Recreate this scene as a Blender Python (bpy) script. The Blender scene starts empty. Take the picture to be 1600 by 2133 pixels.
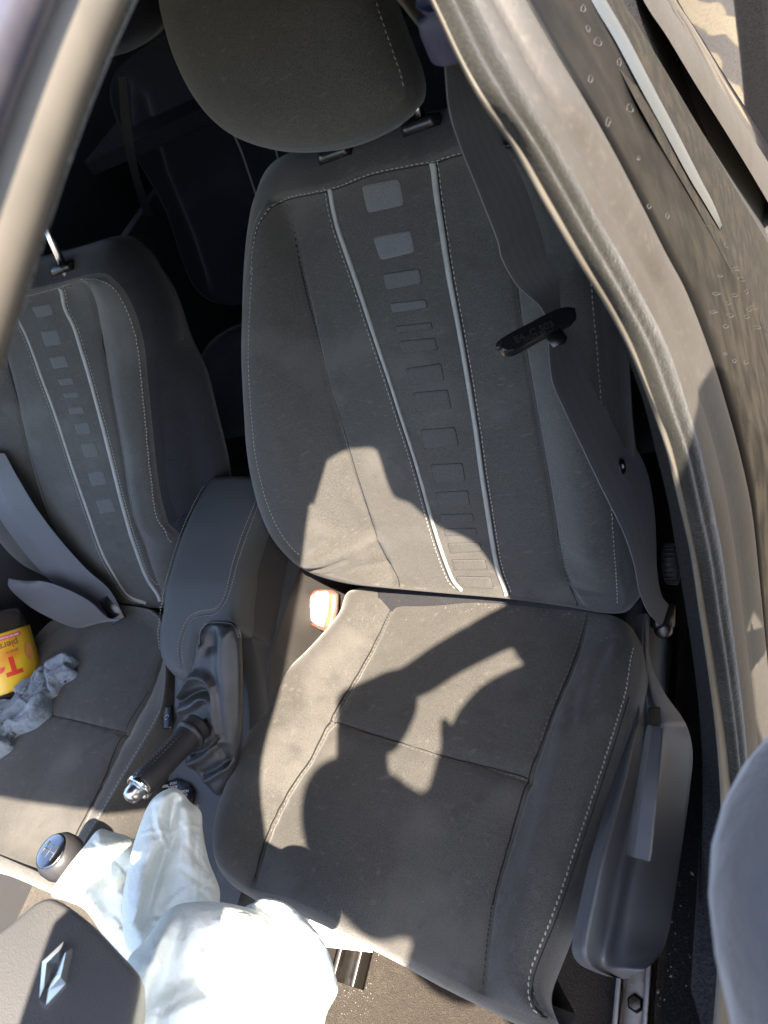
import bpy, bmesh, math, random
import numpy as np
from mathutils import Vector, Matrix
random.seed(7); RNG = np.random.default_rng(7)
SC = bpy.context.scene; COL = SC.collection
A3 = np.array
# ------------------------------------------------------------------ camera
CAM = A3([.527, -.543, 1.001]); YAW, PIT, ROL = map(math.radians, (-45.27, -43.16, -38.15)); FPX = 1568.
_f = A3([math.cos(PIT)*math.sin(YAW), math.cos(PIT)*math.cos(YAW), math.sin(PIT)])
_r = np.cross(_f, [0, 0, 1]); _r /= np.linalg.norm(_r); _u = np.cross(_r, _f)
CR = math.cos(ROL)*_r + math.sin(ROL)*_u; CU = -math.sin(ROL)*_r + math.cos(ROL)*_u; CF = _f
cd = bpy.data.cameras.new('camera'); cam = bpy.data.objects.new('camera', cd); COL.objects.link(cam)
M = Matrix.Identity(4)
for i in range(3):
    M[i][0], M[i][1], M[i][2], M[i][3] = CR[i], CU[i], -CF[i], CAM[i]
cam.matrix_world = M
cd.sensor_fit = 'VERTICAL'; cd.sensor_height = 36; cd.sensor_width = 27; cd.lens = FPX/2133*36
cd.clip_start = .02; cd.clip_end = 200
cd.dof.use_dof = True; cd.dof.focus_distance = 1.08; cd.dof.aperture_fstop = 9.5
SC.camera = cam
# ------------------------------------------------------------------ light
SUN = A3([.553, -.276, .786]); SUN = SUN/np.linalg.norm(SUN)
w = bpy.data.worlds.new('World'); SC.world = w; w.use_nodes = True
nt = w.node_tree; bg = nt.nodes['Background']; sky = nt.nodes.new('ShaderNodeTexSky')
sky.sky_type = 'NISHITA'; sky.sun_disc = False; sky.sun_elevation = math.asin(SUN[2])
sky.sun_rotation = math.atan2(SUN[0], SUN[1]); sky.dust_density = 2.0; sky.air_density = 1.0; sky.ozone_density = .8
nt.links.new(sky.outputs[0], bg.inputs[0]); bg.inputs[1].default_value = .125
sd = bpy.data.lights.new('sun', 'SUN'); sd.energy = 5.0; sd.angle = math.radians(.53); sd.color = (1, .86, .69)
so = bpy.data.objects.new('sun', sd); COL.objects.link(so)
so.rotation_euler = Vector(SUN).to_track_quat('Z', 'Y').to_euler(); so.location = (3, -2, 5)
SC.view_settings.view_transform = 'Standard'; SC.view_settings.look = 'None'
SC.view_settings.exposure = 2.56; SC.view_settings.gamma = 1
SC.render.resolution_x = 768; SC.render.resolution_y = 1024
SC.cycles.max_bounces = 8; SC.cycles.diffuse_bounces = 4
# ------------------------------------------------------------------ picture point -> place on a surface
def ray(x, y):
    d = CF + CR*(x-800)/FPX - CU*(y-1066.5)/FPX
    return d/np.linalg.norm(d)
def onpl(x, y, P, N):
    d = ray(x, y); N = A3(N, float); return CAM + d*(np.dot(A3(P)-CAM, N)/d.dot(N))
def fx(x, y, X): return onpl(x, y, [X, 0, 0], [1, 0, 0])
def fy(x, y, Y): return onpl(x, y, [0, Y, 0], [0, 1, 0])
def fz(x, y, Z): return onpl(x, y, [0, 0, Z], [0, 0, 1])
def nrm(v): v = A3(v, float); return v/np.linalg.norm(v)
def cr(pts, n):
    """Catmull-Rom resample of an open polyline to n points, even in length."""
    p = A3(pts, float)
    if len(p) == 2: return p[0]+(p[1]-p[0])*np.linspace(0, 1, n)[:, None]
    q = np.vstack([2*p[0]-p[1], p, 2*p[-1]-p[-2]]); out = []
    for i in range(len(p)-1):
        a, b, c, d = q[i:i+4]; t = np.linspace(0, 1, 16, endpoint=False)[:, None]
        out.append(.5*((2*b)+(c-a)*t+(2*a-5*b+4*c-d)*t*t+(3*b-a-3*c+d)*t**3))
    o = np.vstack(out+[p[-1:]]); L = np.r_[0, np.cumsum(np.linalg.norm(np.diff(o, axis=0), axis=1))]
    s = np.linspace(0, L[-1], n); return np.stack([np.interp(s, L, o[:, k]) for k in range(o.shape[1])], 1)
def closed(pts, n):
    p = A3(pts, float); m = len(p); q = np.vstack([p[-3:], p, p[:3]]); o = cr(q, 16*(len(q)))
    # cut out one turn
    i0 = np.argmin(np.linalg.norm(o[:len(o)//2]-p[0], axis=1)); i1 = len(o)//2+np.argmin(np.linalg.norm(o[len(o)//2:]-p[0], axis=1))
    o = o[i0:i1+1]; L = np.r_[0, np.cumsum(np.linalg.norm(np.diff(o, axis=0), axis=1))]
    s = np.linspace(0, L[-1], n, endpoint=False); return np.stack([np.interp(s, L, o[:, k]) for k in range(o.shape[1])], 1)
def dseg(uv, poly):
    """distance of each uv to an open polyline, with the signed side."""
    best = np.full(len(uv), 1e9); side = np.zeros(len(uv))
    for a, b in zip(poly[:-1], poly[1:]):
        ab = b-a; L = ab@ab+1e-15; t = np.clip(((uv-a)@ab)/L, 0, 1); dd = uv-(a+t[:, None]*ab)
        d = np.hypot(dd[:, 0], dd[:, 1]); m = d < best; best[m] = d[m]; side[m] = np.sign(ab[0]*dd[m, 1]-ab[1]*dd[m, 0])
    return best, side
class Surf:
    def __init__(s, O, U, V, H=None):
        s.O = A3(O, float); s.U = nrm(U); s.V = nrm(V); s.N = nrm(np.cross(s.U, s.V)); s.H = H or (lambda uv: np.zeros(len(uv)))
    def uv(s, x, y, h=0):
        p = onpl(x, y, s.O+s.N*h, s.N)-s.O; return A3([p@s.U, p@s.V])
    def pl(s, pts, h=0): return A3([s.uv(x, y, h) for x, y in pts])
    def hit(s, x, y):
        h = 0.
        for _ in range(12):
            q = s.uv(x, y, h); h = .5*h+.5*float(s.H(q[None])[0])
        return q
    def hits(s, pts):
        h = np.zeros(len(pts))
        for _ in range(12):
            q = A3([s.uv(x, y, hh) for (x, y), hh in zip(pts, h)]); h = .5*h+.5*s.H(q)
        return q
    def P(s, uv, off=0, h=None):
        uv = np.atleast_2d(uv); hh = s.H(uv) if h is None else h
        return s.O+uv[:, :1]*s.U+uv[:, 1:]*s.V+(hh+off)[:, None]*s.N
    def nor(s, uv):
        e = 2e-3; uv = np.atleast_2d(uv); a = s.P(uv+[e, 0])-s.P(uv-[e, 0]); b = s.P(uv+[0, e])-s.P(uv-[0, e])
        n = np.cross(a, b); return n/np.linalg.norm(n, axis=1)[:, None]
# ------------------------------------------------------------------ objects
def setp(o, label=None, cat=None, group=None, kind=None):
    for k, v in (('label', label), ('category', cat), ('group', group), ('kind', kind)):
        if v: o[k] = v
    return o
def thing(name, loc, label, cat, group=None):
    o = bpy.data.objects.new(name, None); COL.objects.link(o); o.location = loc; o.empty_display_size = .05
    return setp(o, label, cat, group)
def world_loc(o):
    l = Vector((0, 0, 0))
    while o is not None: l += o.location; o = o.parent
    return A3(l)
def mesh(name, V, F, mat, parent=None, uv=None, smooth=True, mats=None, fm=None):
    V = A3(V, float).reshape(-1, 3)
    off = world_loc(parent) if parent is not None else V.mean(0)
    me = bpy.data.meshes.new(name); me.from_pydata((V-off).tolist(), [], [tuple(map(int, f)) for f in F]); me.update()
    for m in (mats or [mat]): me.materials.append(m)
    if fm is not None: me.polygons.foreach_set('material_index', list(fm))
    if uv is not None:
        li = np.zeros(len(me.loops), int); me.loops.foreach_get('vertex_index', li)
        me.uv_layers.new(name='uv').data.foreach_set('uv', A3(uv, float)[li].ravel())
    me.polygons.foreach_set('use_smooth', [bool(smooth)]*len(me.polygons)); me.update()
    o = bpy.data.objects.new(name, me); COL.objects.link(o)
    if parent is not None: o.parent = parent
    else: o.location = off
    return o
def gridf(nr, nc, base=0, wrap=False):
    F = []
    for i in range(nr-1):
        for j in range(nc if wrap else nc-1):
            k = (j+1) % nc; F.append((base+i*nc+j, base+i*nc+k, base+(i+1)*nc+k, base+(i+1)*nc+j))
    return F
class MB:
    def __init__(s): s.v = []; s.f = []; s.n = 0
    def add(s, V, F): V = A3(V, float); s.v.append(V); s.f += [tuple(i+s.n for i in f) for f in F]; s.n += len(V); return s
    def tube(s, pts, r, k=10, cap=True, flat=None, N=None):
        p = A3(pts, float); n = len(p); T = np.gradient(p, axis=0); T /= np.linalg.norm(T, axis=1)[:, None]+1e-12
        r = np.broadcast_to(A3(r, float), (n,)); V = []; up = nrm(N) if N is not None else A3([0.12, .2, .97])
        for i in range(n):
            a = np.cross(T[i], up)
            if np.linalg.norm(a) < .05: a = np.cross(T[i], [1, 0, 0])
            a = nrm(a); b = np.cross(a, T[i]); th = np.arange(k)*2*math.pi/k
            fl = 1 if flat is None else flat
            V.append(p[i]+r[i]*(np.cos(th)[:, None]*a+fl*np.sin(th)[:, None]*b))
        F = gridf(n, k, wrap=True)
        if cap: F += [tuple(range(k))[::-1], tuple(range((n-1)*k, n*k))]
        return s.add(np.vstack(V), F)
    def box(s, c, ax, half, bev=.15):
        """box with chamfered edges; ax = three axes, half = three half sizes"""
        ax = [nrm(a) for a in ax]; c = A3(c, float); h = A3(half, float); b = min(h)*bev; V = []; 
        for sz, inset in ((-1, b), (-1+b/h[2], 0), (1-b/h[2], 0), (1, b)):
            for (sx, sy) in ((-1, -1), (1, -1), (1, 1), (-1, 1)):
                for q in (0, 1):
                    first = (q == 0) ^ (sx*sy > 0)
                    X = sx*(h[0]-inset-(b if first else 0)); Y = sy*(h[1]-inset-(0 if first else b))
                    V.append(c+ax[0]*X+ax[1]*Y+ax[2]*sz*h[2])
        F = gridf(4, 8, wrap=True)+[tuple(range(8))[::-1], tuple(range(24, 32))]
        return s.add(V, F)
    def prism(s, loop, d):
        """closed 3D loop extruded by vector d, with a small chamfer"""
        L = A3(loop, float); c = L.mean(0); n = len(L); d = A3(d, float); k = .94
        V = np.vstack([L, L+d*.8, c+(L-c)*k+d]); F = gridf(3, n, wrap=True)+[tuple(range(n))[::-1], tuple(range(2*n, 3*n))]
        return s.add(V, F)
    def lathe(s, c, axis, prof, k=24):
        axis = nrm(axis); a = nrm(np.cross(axis, [.3, .9, .1])); b = np.cross(axis, a); V = []
        for r, z in prof:
            th = np.arange(k)*2*math.pi/k; V.append(A3(c)+axis*z+r*(np.cos(th)[:, None]*a+np.sin(th)[:, None]*b))
        return s.add(np.vstack(V), gridf(len(prof), k, wrap=True)+[tuple(range(k))[::-1], tuple(range((len(prof)-1)*k, len(prof)*k))])
    def out(s, name, mat, parent=None, smooth=True): return mesh(name, np.vstack(s.v), s.f, mat, parent, smooth=smooth)
def sharp(o, ang=35):
    me = o.data; me.set_sharp_from_angle(angle=math.radians(ang)); return o
def pillow(name, S, out, mat, parent, R=.04, hedge=.0, wrap=None, wtop=None, nr=90, nc=360, ctr=None, wmat=None, noise=None):
    """upholstered pad: rings over the surface S inside the closed outline, then rolled back over the side."""
    O = closed(out, nc); c = O.mean(0) if ctr is None else A3(ctr)
    area = .5*np.sum(O[:, 0]*np.roll(O[:, 1], -1)-O[:, 1]*np.roll(O[:, 0], -1))
    if area < 0: O = O[::-1]
    cl = np.vstack([O, O[:1]]); Hin = S.H
    def Hf(uv):
        d, _ = dseg(uv, cl[::2] if len(cl) > 200 else cl); x = np.clip(d/R, 0, 1); g = np.sqrt(np.clip(1-(1-x)**2, 0, 1))
        return hedge+(Hin(uv)-hedge)*g
    rs = 1-(1-np.linspace(0, 1, nr+1)[1:])**1.15
    UV = (c+(O[None]-c)*rs[:, None, None]).reshape(-1, 2); UV = np.vstack([UV, c[None]])
    h = Hf(UV); h[(nr-1)*nc:nr*nc] = hedge
    if noise is not None: h[:(nr-1)*nc] += noise(UV[:(nr-1)*nc])
    P = S.P(UV, 0, h)
    F = [(nr*nc, j, (j+1) % nc) for j in range(nc)]+[(a, d, cc, b) for a, b, cc, d in [(i*nc+j, i*nc+(j+1) % nc, (i+1)*nc+(j+1) % nc, (i+1)*nc+j) for i in range(nr-1) for j in range(nc)]]
    T = np.roll(O, -1, 0)-np.roll(O, 1, 0); NN = np.stack([T[:, 1], -T[:, 0]], 1); NN /= np.linalg.norm(NN, axis=1)[:, None]
    VV = [P]; UU = [UV]; last = (nr-1)*nc; n = len(P)
    wt = np.clip(NN[:, 1], 0, 1)**2 if wtop is not None else np.zeros(nc)
    for k, (o, b) in enumerate(wrap or []):
        ob = A3([[o, b]])*np.ones((nc, 1))
        if wtop is not None: ob = ob*(1-wt[:, None])+A3([wtop[k]])*wt[:, None]
        q = O+NN*ob[:, :1]; VV.append(S.P(q, 0, hedge-ob[:, 1])); UU.append(q)
        F += [(last+j, n+j, n+(j+1) % nc, last+(j+1) % nc) for j in range(nc)]; last = n; n += nc
    F.append(tuple(last+j for j in range(nc))[::-1])
    k0 = nr*nc
    ob = mesh(name, np.vstack(VV), F, mat, parent, np.vstack(UU), mats=[mat, wmat] if wmat else None, fm=[int(i >= k0+nc) for i in range(len(F))] if wmat else None)
    S2 = Surf(S.O, S.U, S.V, Hf)
    return (ob, S2)
def ribbon(name, S, uvl, width, mat, parent, off=.0015, n=120, thick=.0012):
    """raised strip lying on a surface"""
    c = cr(uvl, n); T = np.gradient(c, axis=0); T /= np.linalg.norm(T, axis=1)[:, None]; Nn = np.stack([-T[:, 1], T[:, 0]], 1)
    w = np.interp(np.linspace(0, 1, n), np.linspace(0, 1, len(width)), width) if np.ndim(width) else np.full(n, width); rows = []
    for k, (s, h) in enumerate(((-.5, -.001), (-.5, off), (-.25, off+thick), (.25, off+thick), (.5, off), (.5, -.001))):
        rows.append(S.P(c+Nn*(s*w)[:, None], h))
    V = np.stack(rows, 1).reshape(-1, 3); return mesh(name, V, gridf(n, 6), mat, parent)
def stitches(name, S, lines, mat, parent, step=.0068, dash=.0047, r=.0007, label=None, off=.0006):
    mb = MB(); cnt = 0
    for uvl in lines:
        L = np.linalg.norm(np.diff(cr(uvl, 200), axis=0), axis=1).sum(); n = max(2, int(L/step)); c = cr(uvl, n*4+1)
        a = c[::4][:n]; b = c[::4]+0; T = np.gradient(c, axis=0)[::4][:n]; T /= np.linalg.norm(T, axis=1)[:, None]
        jit = RNG.normal(0, .00015, a.shape); a = a+jit
        nn = np.stack([-T[:, 1], T[:, 0]], 1)
        p0 = S.P(a-T*dash/2, off-.0007); p1 = S.P(a, off+r*.8); p2 = S.P(a+T*dash/2, off-.0007); sd = (S.P(a+nn*r, off)-S.P(a-nn*r, off))/2; N = S.N*r
        for k in range(n):
            V = []
            for q, s in ((p0[k], .5), (p1[k], 1.), (p2[k], .5)): V += [q-sd[k]*s, q+N*s, q+sd[k]*s, q-N*s]
            mb.add(V, gridf(3, 4, wrap=True)+[(3, 2, 1, 0), (8, 9, 10, 11)]); cnt += 1
    o = mb.out(name, mat, parent); o['kind'] = 'stuff'; return o
def patch(name, S, quad, mat, parent, off=.0003, thick=.0004, rnd=.18, n=6):
    """small rounded woven block on the seat face; quad in picture points"""
    q = S.hits(quad); c = q.mean(0); pts = []
    for i in range(4):
        a, b, d = q[i-1], q[i], q[(i+1) % 4]; rr = rnd*min(np.linalg.norm(a-b), np.linalg.norm(d-b))
        p = b+nrm(a-b)*rr; e = b+nrm(d-b)*rr
        for t in np.linspace(0, 1, 4): pts.append((1-t)**2*p+2*t*(1-t)*b+t*t*e)
    # edge densified so that the block follows the curve of the pad
    E = []
    pts = A3(pts)
    for i in range(len(pts)):
        m = 6 if i % 4 == 3 else 1
        for t in np.linspace(0, 1, m, endpoint=False): E.append(pts[i]*(1-t)+pts[(i+1) % len(pts)]*t)
    E = A3(E); m = len(E); rings = []; UV = []
    for sc, h in ((1.0, -.0006), (1.0, off+thick*.5), (.985, off+thick), (.7, off+thick), (.4, off+thick), (.1, off+thick)):
        uv = c+(E-c)*sc; rings.append(S.P(uv, h)); UV.append(uv)
    V = np.vstack(rings); F = gridf(6, m, wrap=True)+[tuple(range(5*m, 6*m))]
    return mesh(name, V, F, mat, parent, np.vstack(UV))
def loft(name, curves, mat, parent, n=120, k=4, bulge=None, nvec=(.8, -.5, .3), close=False):
    """surface through several 3D curves; bulge[i] raises the strip between curve i and i+1"""
    C = [cr(c, n) for c in curves]; cols = []; nv = nrm(nvec)
    for i in range(len(C)-1):
        b = bulge[i] if bulge else 0
        for j in range(k):
            t = j/k; cols.append(C[i]*(1-t)+C[i+1]*t+nv*b*math.sin(math.pi*t))
    cols.append(C[-1]); m = len(cols); V = np.stack(cols, 1).reshape(-1, 3)
    L = np.linspace(0, np.linalg.norm(np.diff(C[0], axis=0), axis=1).sum(), n)
    uv = np.stack([np.tile(np.linspace(0, 1, m), n), np.repeat(L, m)], 1)
    return mesh(name, V, gridf(n, m), mat, parent, uv)
def text(name, body, P, X, Y, size, mat, parent, depth=.0004, align='CENTER'):
    """raised lettering lying in the plane X,Y at P"""
    cu = bpy.data.curves.new(name, 'FONT'); cu.body = body; cu.size = size; cu.extrude = depth; cu.offset = size*(.05 if size > .03 else .02); cu.align_x = align; cu.align_y = 'CENTER'
    t = bpy.data.objects.new(name, cu); COL.objects.link(t); bpy.context.view_layer.update()
    me = bpy.data.meshes.new_from_object(t.evaluated_get(bpy.context.evaluated_depsgraph_get()))
    v = A3([x.co[:] for x in me.vertices]); f = [tuple(p.vertices) for p in me.polygons]
    bpy.data.objects.remove(t); X = nrm(X); Z = nrm(np.cross(X, Y)); Y = np.cross(Z, X)
    return mesh(name, A3(P)+v[:, :1]*X+v[:, 1:2]*Y+v[:, 2:]*Z, f, mat, parent, smooth=False)
from mathutils.bvhtree import BVHTree
def bvh(*obs):
    V = []; F = []
    for o in obs:
        n = len(V); off = Vector(world_loc(o)); V += [v.co+off for v in o.data.vertices]; F += [tuple(i+n for i in p.vertices) for p in o.data.polygons]
    return BVHTree.FromPolygons(V, F)
def cast(tree, x, y, default=None):
    h = tree.ray_cast(Vector(CAM), Vector(ray(x, y)))
    return (A3(h[0]), A3(h[1])) if h[0] is not None else (default, None)
# ------------------------------------------------------------------ materials
def mat(name, base, rough=.6, metal=0., spec=.5, bump=None, var=None, sheen=0., coat=0., trans=0., extra=None, coord='Object', sss=0, aniso=None):
    """bump=[(kind,scale,strength,dist)], var=[(scale,detail,colour,lo,hi)] mixes in other colours by noise"""
    m = bpy.data.materials.new(name); m.use_nodes = True; t = m.node_tree; N = t.nodes; L = t.links; b = N['Principled BSDF']
    b.inputs['Base Color'].default_value = (*base, 1); b.inputs['Roughness'].default_value = rough; b.inputs['Metallic'].default_value = metal
    b.inputs['Specular IOR Level'].default_value = spec
    b.inputs['Sheen Weight'].default_value = sheen; b.inputs['Sheen Roughness'].default_value = .4
    b.inputs['Coat Weight'].default_value = coat; b.inputs['Coat Roughness'].default_value = .03; b.inputs['Transmission Weight'].default_value = trans
    tc = N.new('ShaderNodeTexCoord'); col = None
    for (sc, det, c2, lo, hi, *st) in (var or []):
        n = N.new('ShaderNodeTexNoise'); n.inputs['Scale'].default_value = sc; n.inputs['Detail'].default_value = det
        src = tc.outputs[coord]
        if st:
            mp = N.new('ShaderNodeMapping'); mp.inputs['Scale'].default_value = st[0]; L.new(src, mp.inputs[0]); src = mp.outputs[0]
        L.new(src, n.inputs['Vector']); r = N.new('ShaderNodeMapRange'); r.inputs[1].default_value = lo; r.inputs[2].default_value = hi
        L.new(n.outputs[0], r.inputs[0]); mx = N.new('ShaderNodeMix'); mx.data_type = 'RGBA'
        L.new(r.outputs[0], mx.inputs[0])
        if col is None: mx.inputs[6].default_value = (*base, 1)
        else: L.new(col, mx.inputs[6])
        mx.inputs[7].default_value = (*c2, 1); col = mx.outputs[2]
    if col is not None: L.new(col, b.inputs['Base Color'])
    nb = None
    for (kind, sc, stg, dist, *rest) in (bump or []):
        co = rest[0] if rest else coord
        if kind == 'noise': n = N.new('ShaderNodeTexNoise'); n.inputs['Scale'].default_value = sc; n.inputs['Detail'].default_value = 4; o = n.outputs[0]
        elif kind == 'voro': n = N.new('ShaderNodeTexVoronoi'); n.inputs['Scale'].default_value = sc; o = n.outputs[0]
        elif kind == 'weave':
            n = N.new('ShaderNodeTexWave'); n.inputs['Scale'].default_value = sc; n.bands_direction = 'DIAGONAL'; n.inputs['Distortion'].default_value = .4; o = n.outputs[0]
        elif kind == 'bands':
            n = N.new('ShaderNodeTexWave'); n.inputs['Scale'].default_value = sc; n.bands_direction = 'Y'; o = n.outputs[0]
        L.new(tc.outputs[co], n.inputs['Vector'])
        bp = N.new('ShaderNodeBump'); bp.inputs['Strength'].default_value = stg; bp.inputs['Distance'].default_value = dist
        L.new(o, bp.inputs['Height'])
        if nb: L.new(nb, bp.inputs['Normal'])
        nb = bp.outputs[0]
    if nb: L.new(nb, b.inputs['Normal'])
    if extra: extra(m, N, L, b, tc)
    return m
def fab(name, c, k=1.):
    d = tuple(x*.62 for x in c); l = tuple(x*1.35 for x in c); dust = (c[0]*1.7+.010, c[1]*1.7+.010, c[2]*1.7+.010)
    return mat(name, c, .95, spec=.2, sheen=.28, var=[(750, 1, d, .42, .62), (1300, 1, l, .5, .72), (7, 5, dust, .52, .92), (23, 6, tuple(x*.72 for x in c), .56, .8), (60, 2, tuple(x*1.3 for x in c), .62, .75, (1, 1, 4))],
               bump=[('weave', 420, .35, .0006, 'UV'), ('noise', 650, .4, .0007), ('noise', 22, .25, .004)])
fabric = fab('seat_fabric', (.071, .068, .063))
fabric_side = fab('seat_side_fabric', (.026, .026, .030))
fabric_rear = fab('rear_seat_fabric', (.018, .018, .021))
fabric_head = fab('headrest_fabric', (.078, .076, .070))
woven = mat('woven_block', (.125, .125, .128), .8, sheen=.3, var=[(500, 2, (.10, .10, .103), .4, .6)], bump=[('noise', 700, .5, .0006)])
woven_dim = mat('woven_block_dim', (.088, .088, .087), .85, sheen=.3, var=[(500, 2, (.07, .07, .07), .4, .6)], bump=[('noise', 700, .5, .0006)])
emboss = mat('embossed_fabric', (.071, .070, .067), .85, spec=.35, sheen=.3, var=[(420, 2, (.058, .054, .048), .42, .62)], bump=[('noise', 650, .4, .0006)])
piping = mat('grey_piping', (.30, .30, .285), .6, var=[(60, 3, (.25, .25, .24), .4, .7)], bump=[('noise', 300, .2, .0004)])
thread = mat('pale_thread', (.40, .38, .34), .8)
leather = mat('black_leather', (.030, .030, .033), .38, spec=.45, bump=[('voro', 900, .25, .0005), ('noise', 60, .2, .002)], var=[(14, 4, (.06, .058, .06), .5, .8)])
armleather = mat('armrest_leather', (.072, .074, .075), .6, spec=.35, bump=[('voro', 1100, .3, .0005), ('noise', 40, .15, .002)], var=[(9, 4, (.084, .084, .082), .5, .8), (300, 2, (.064, .065, .067), .5, .7)])
plastic = mat('black_plastic', (.095, .098, .108), .42, bump=[('voro', 1300, .35, .0005)], var=[(20, 5, (.10, .095, .09), .55, .9)])
plastic_blk = mat('gloss_black_plastic', (.010, .010, .012), .25, bump=[('noise', 300, .08, .0004)])
plastic_grey = mat('console_plastic', (.055, .057, .064), .5, bump=[('voro', 1300, .3, .0005)], var=[(16, 5, (.11, .105, .098), .55, .9)])
chrome = mat('chrome', (.82, .82, .82), .16, metal=1, bump=[('noise', 60, .04, .001)])
steel = mat('dull_steel', (.13, .125, .12), .4, metal=1, var=[(90, 4, (.12, .09, .07), .5, .75)])
def web_x(m, N, L, b, tc):
    sp = N.new('ShaderNodeSeparateXYZ'); L.new(tc.outputs['UV'], sp.inputs[0])
    mp = N.new('ShaderNodeMath'); mp.operation = 'MULTIPLY'; mp.inputs[1].default_value = 2*math.pi/.0032; L.new(sp.outputs[1], mp.inputs[0])
    sn = N.new('ShaderNodeMath'); sn.operation = 'SINE'; L.new(mp.outputs[0], sn.inputs[0])
    m2 = N.new('ShaderNodeMath'); m2.operation = 'MULTIPLY'; m2.inputs[1].default_value = 2*math.pi/.0095; L.new(sp.outputs[0], m2.inputs[0])
    s2 = N.new('ShaderNodeMath'); s2.operation = 'SINE'; L.new(m2.outputs[0], s2.inputs[0])
    ad = N.new('ShaderNodeMath'); ad.operation = 'MULTIPLY_ADD'; ad.inputs[1].default_value = .8; L.new(s2.outputs[0], ad.inputs[0]); L.new(sn.outputs[0], ad.inputs[2])
    r = N.new('ShaderNodeMapRange'); r.inputs[1].default_value = -1.8; r.inputs[2].default_value = 1.8; r.inputs[3].default_value = .72; r.inputs[4].default_value = 1.2; L.new(ad.outputs[0], r.inputs[0])
    old = b.inputs['Base Color'].links[0].from_socket; mx = N.new('ShaderNodeVectorMath'); mx.operation = 'SCALE'; L.new(old, mx.inputs[0]); L.new(r.outputs[0], mx.inputs['Scale']); L.new(mx.outputs[0], b.inputs['Base Color'])
webbing = mat('belt_webbing', (.105, .103, .108), .36, spec=.75, sheen=.25, bump=[('bands', 260, .6, .0006, 'UV'), ('noise', 300, .2, .0003)], var=[(10, 4, (.13, .122, .12), .5, .85)], extra=web_x)
rubber = mat('door_seal_rubber', (.042, .040, .0375), .62, spec=.4, var=[(10, 5, (.034, .031, .028), .45, .7), (160, 3, (.06, .055, .047), .55, .8)], bump=[('noise', 260, .35, .001), ('noise', 30, .25, .004)])
velvet = mat('flocked_seal', (.014, .0142, .0122), .95, spec=.2, sheen=.3, var=[(14, 4, (.010, .0105, .0095), .4, .7), (500, 2, (.020, .0195, .017), .5, .75)], bump=[('noise', 500, .7, .0015), ('noise', 60, .4, .004)])
lip = mat('pale_seal_lip', (.085, .077, .064), .6, var=[(40, 4, (.07, .064, .054), .4, .7)])
carpet = mat('floor_carpet', (.050, .042, .034), 1, spec=.1, sheen=.2, var=[(330, 3, (.035, .030, .026), .4, .6), (28, 5, (.08, .065, .048), .6, .85)], bump=[('noise', 500, 1, .004), ('noise', 90, .5, .004)])
carpet_dk = mat('dark_carpet', (.022, .022, .024), 1, spec=.1, var=[(330, 3, (.012, .012, .013), .4, .6)], bump=[('noise', 400, .9, .003)])
headliner = mat('headliner', (.05, .05, .05), .95, bump=[('noise', 500, .3, .001)])
airbag_m = mat('airbag_cloth', (.78, .82, .79), .85, spec=.15, bump=[('noise', 40, .6, .010), ('noise', 900, .25, .0004)], var=[(8, 3, (.70, .76, .73), .5, .8)])
rag_m = mat('rag_cloth', (.17, .20, .23), .9, sheen=.3, var=[(120, 4, (.11, .13, .16), .45, .65), (30, 4, (.24, .27, .3), .55, .8)], bump=[('noise', 130, .8, .003), ('noise', 500, .5, .001)])
paper = mat('white_paper', (.8, .8, .78), .7)
buckle_w = mat('pale_buckle', (.75, .73, .70), .4, bump=[('noise', 300, .1, .0003)])
buckle_r = mat('red_button', (.55, .055, .02), .45)
jacket = mat('grey_jacket', (.085, .082, .086), .9, sheen=.4, var=[(20, 4, (.105, .10, .104), .4, .7)], bump=[('noise', 28, .5, .01), ('noise', 700, .3, .001)])
skin_m = mat('skin', (.45, .27, .19), .55, bump=[('noise', 200, .1, .001)])
hair_m = mat('dark_hair', (.03, .02, .015), .6, bump=[('noise', 300, .6, .002)])
trouser = mat('trousers', (.04, .045, .07), .9, bump=[('noise', 400, .3, .001)])
glass_m = mat('clear_plastic', (.93, .9, .85), .04, trans=1)
tea_m = mat('tea', (.10, .035, .012), .1, trans=.6)
deb_m = mat('crumbs', (.22, .20, .17), .8)
# grimy black paint
def paint_x(m, N, L, b, tc):
    n = N.new('ShaderNodeTexNoise'); n.inputs['Scale'].default_value = 22; n.inputs['Detail'].default_value = 8; L.new(tc.outputs['Object'], n.inputs['Vector'])
    r = N.new('ShaderNodeMapRange'); r.inputs[1].default_value = .40; r.inputs[2].default_value = .72; r.inputs[3].default_value = .38; r.inputs[4].default_value = .6
    L.new(n.outputs[0], r.inputs[0]); L.new(r.outputs[0], b.inputs['Roughness'])
paint = mat('dusty_black_paint', (.0045, .0045, .005), .2, coat=.0, spec=.09, var=[(7, 6, (.0065, .0062, .006), .35, .85), (350, 2, (.020, .0185, .017), .66, .85)], bump=[('noise', 250, .08, .0003)], extra=paint_x)
paint_clean = mat('black_paint', (.012, .012, .018), .12, spec=.6, coat=.5, bump=[('noise', 30, .02, .001)])
grime = mat('dirty_edge', (.0095, .0085, .007), .85, spec=.2, var=[(45, 6, (.022, .018, .013), .45, .7), (300, 3, (.045, .038, .028), .62, .8)], bump=[('noise', 300, .5, .001)])
spot_m = mat('dried_water', (.045, .045, .047), .8)
def label_x(m, N, L, b, tc):
    pass
lab_y = mat('yellow_label', (.85, .52, .03), .35, var=[(18, 2, (.85, .30, .03), .55, .75)])
lab_r = mat('red_print', (.75, .06, .03), .35); lab_p = mat('pink_print', (.80, .06, .12), .35); lab_w = mat('white_print', (.8, .8, .8), .5)
lab_o = mat('peach_print', (.9, .35, .12), .4)
symbol = mat('grey_symbol', (.35, .35, .36), .5)
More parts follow.
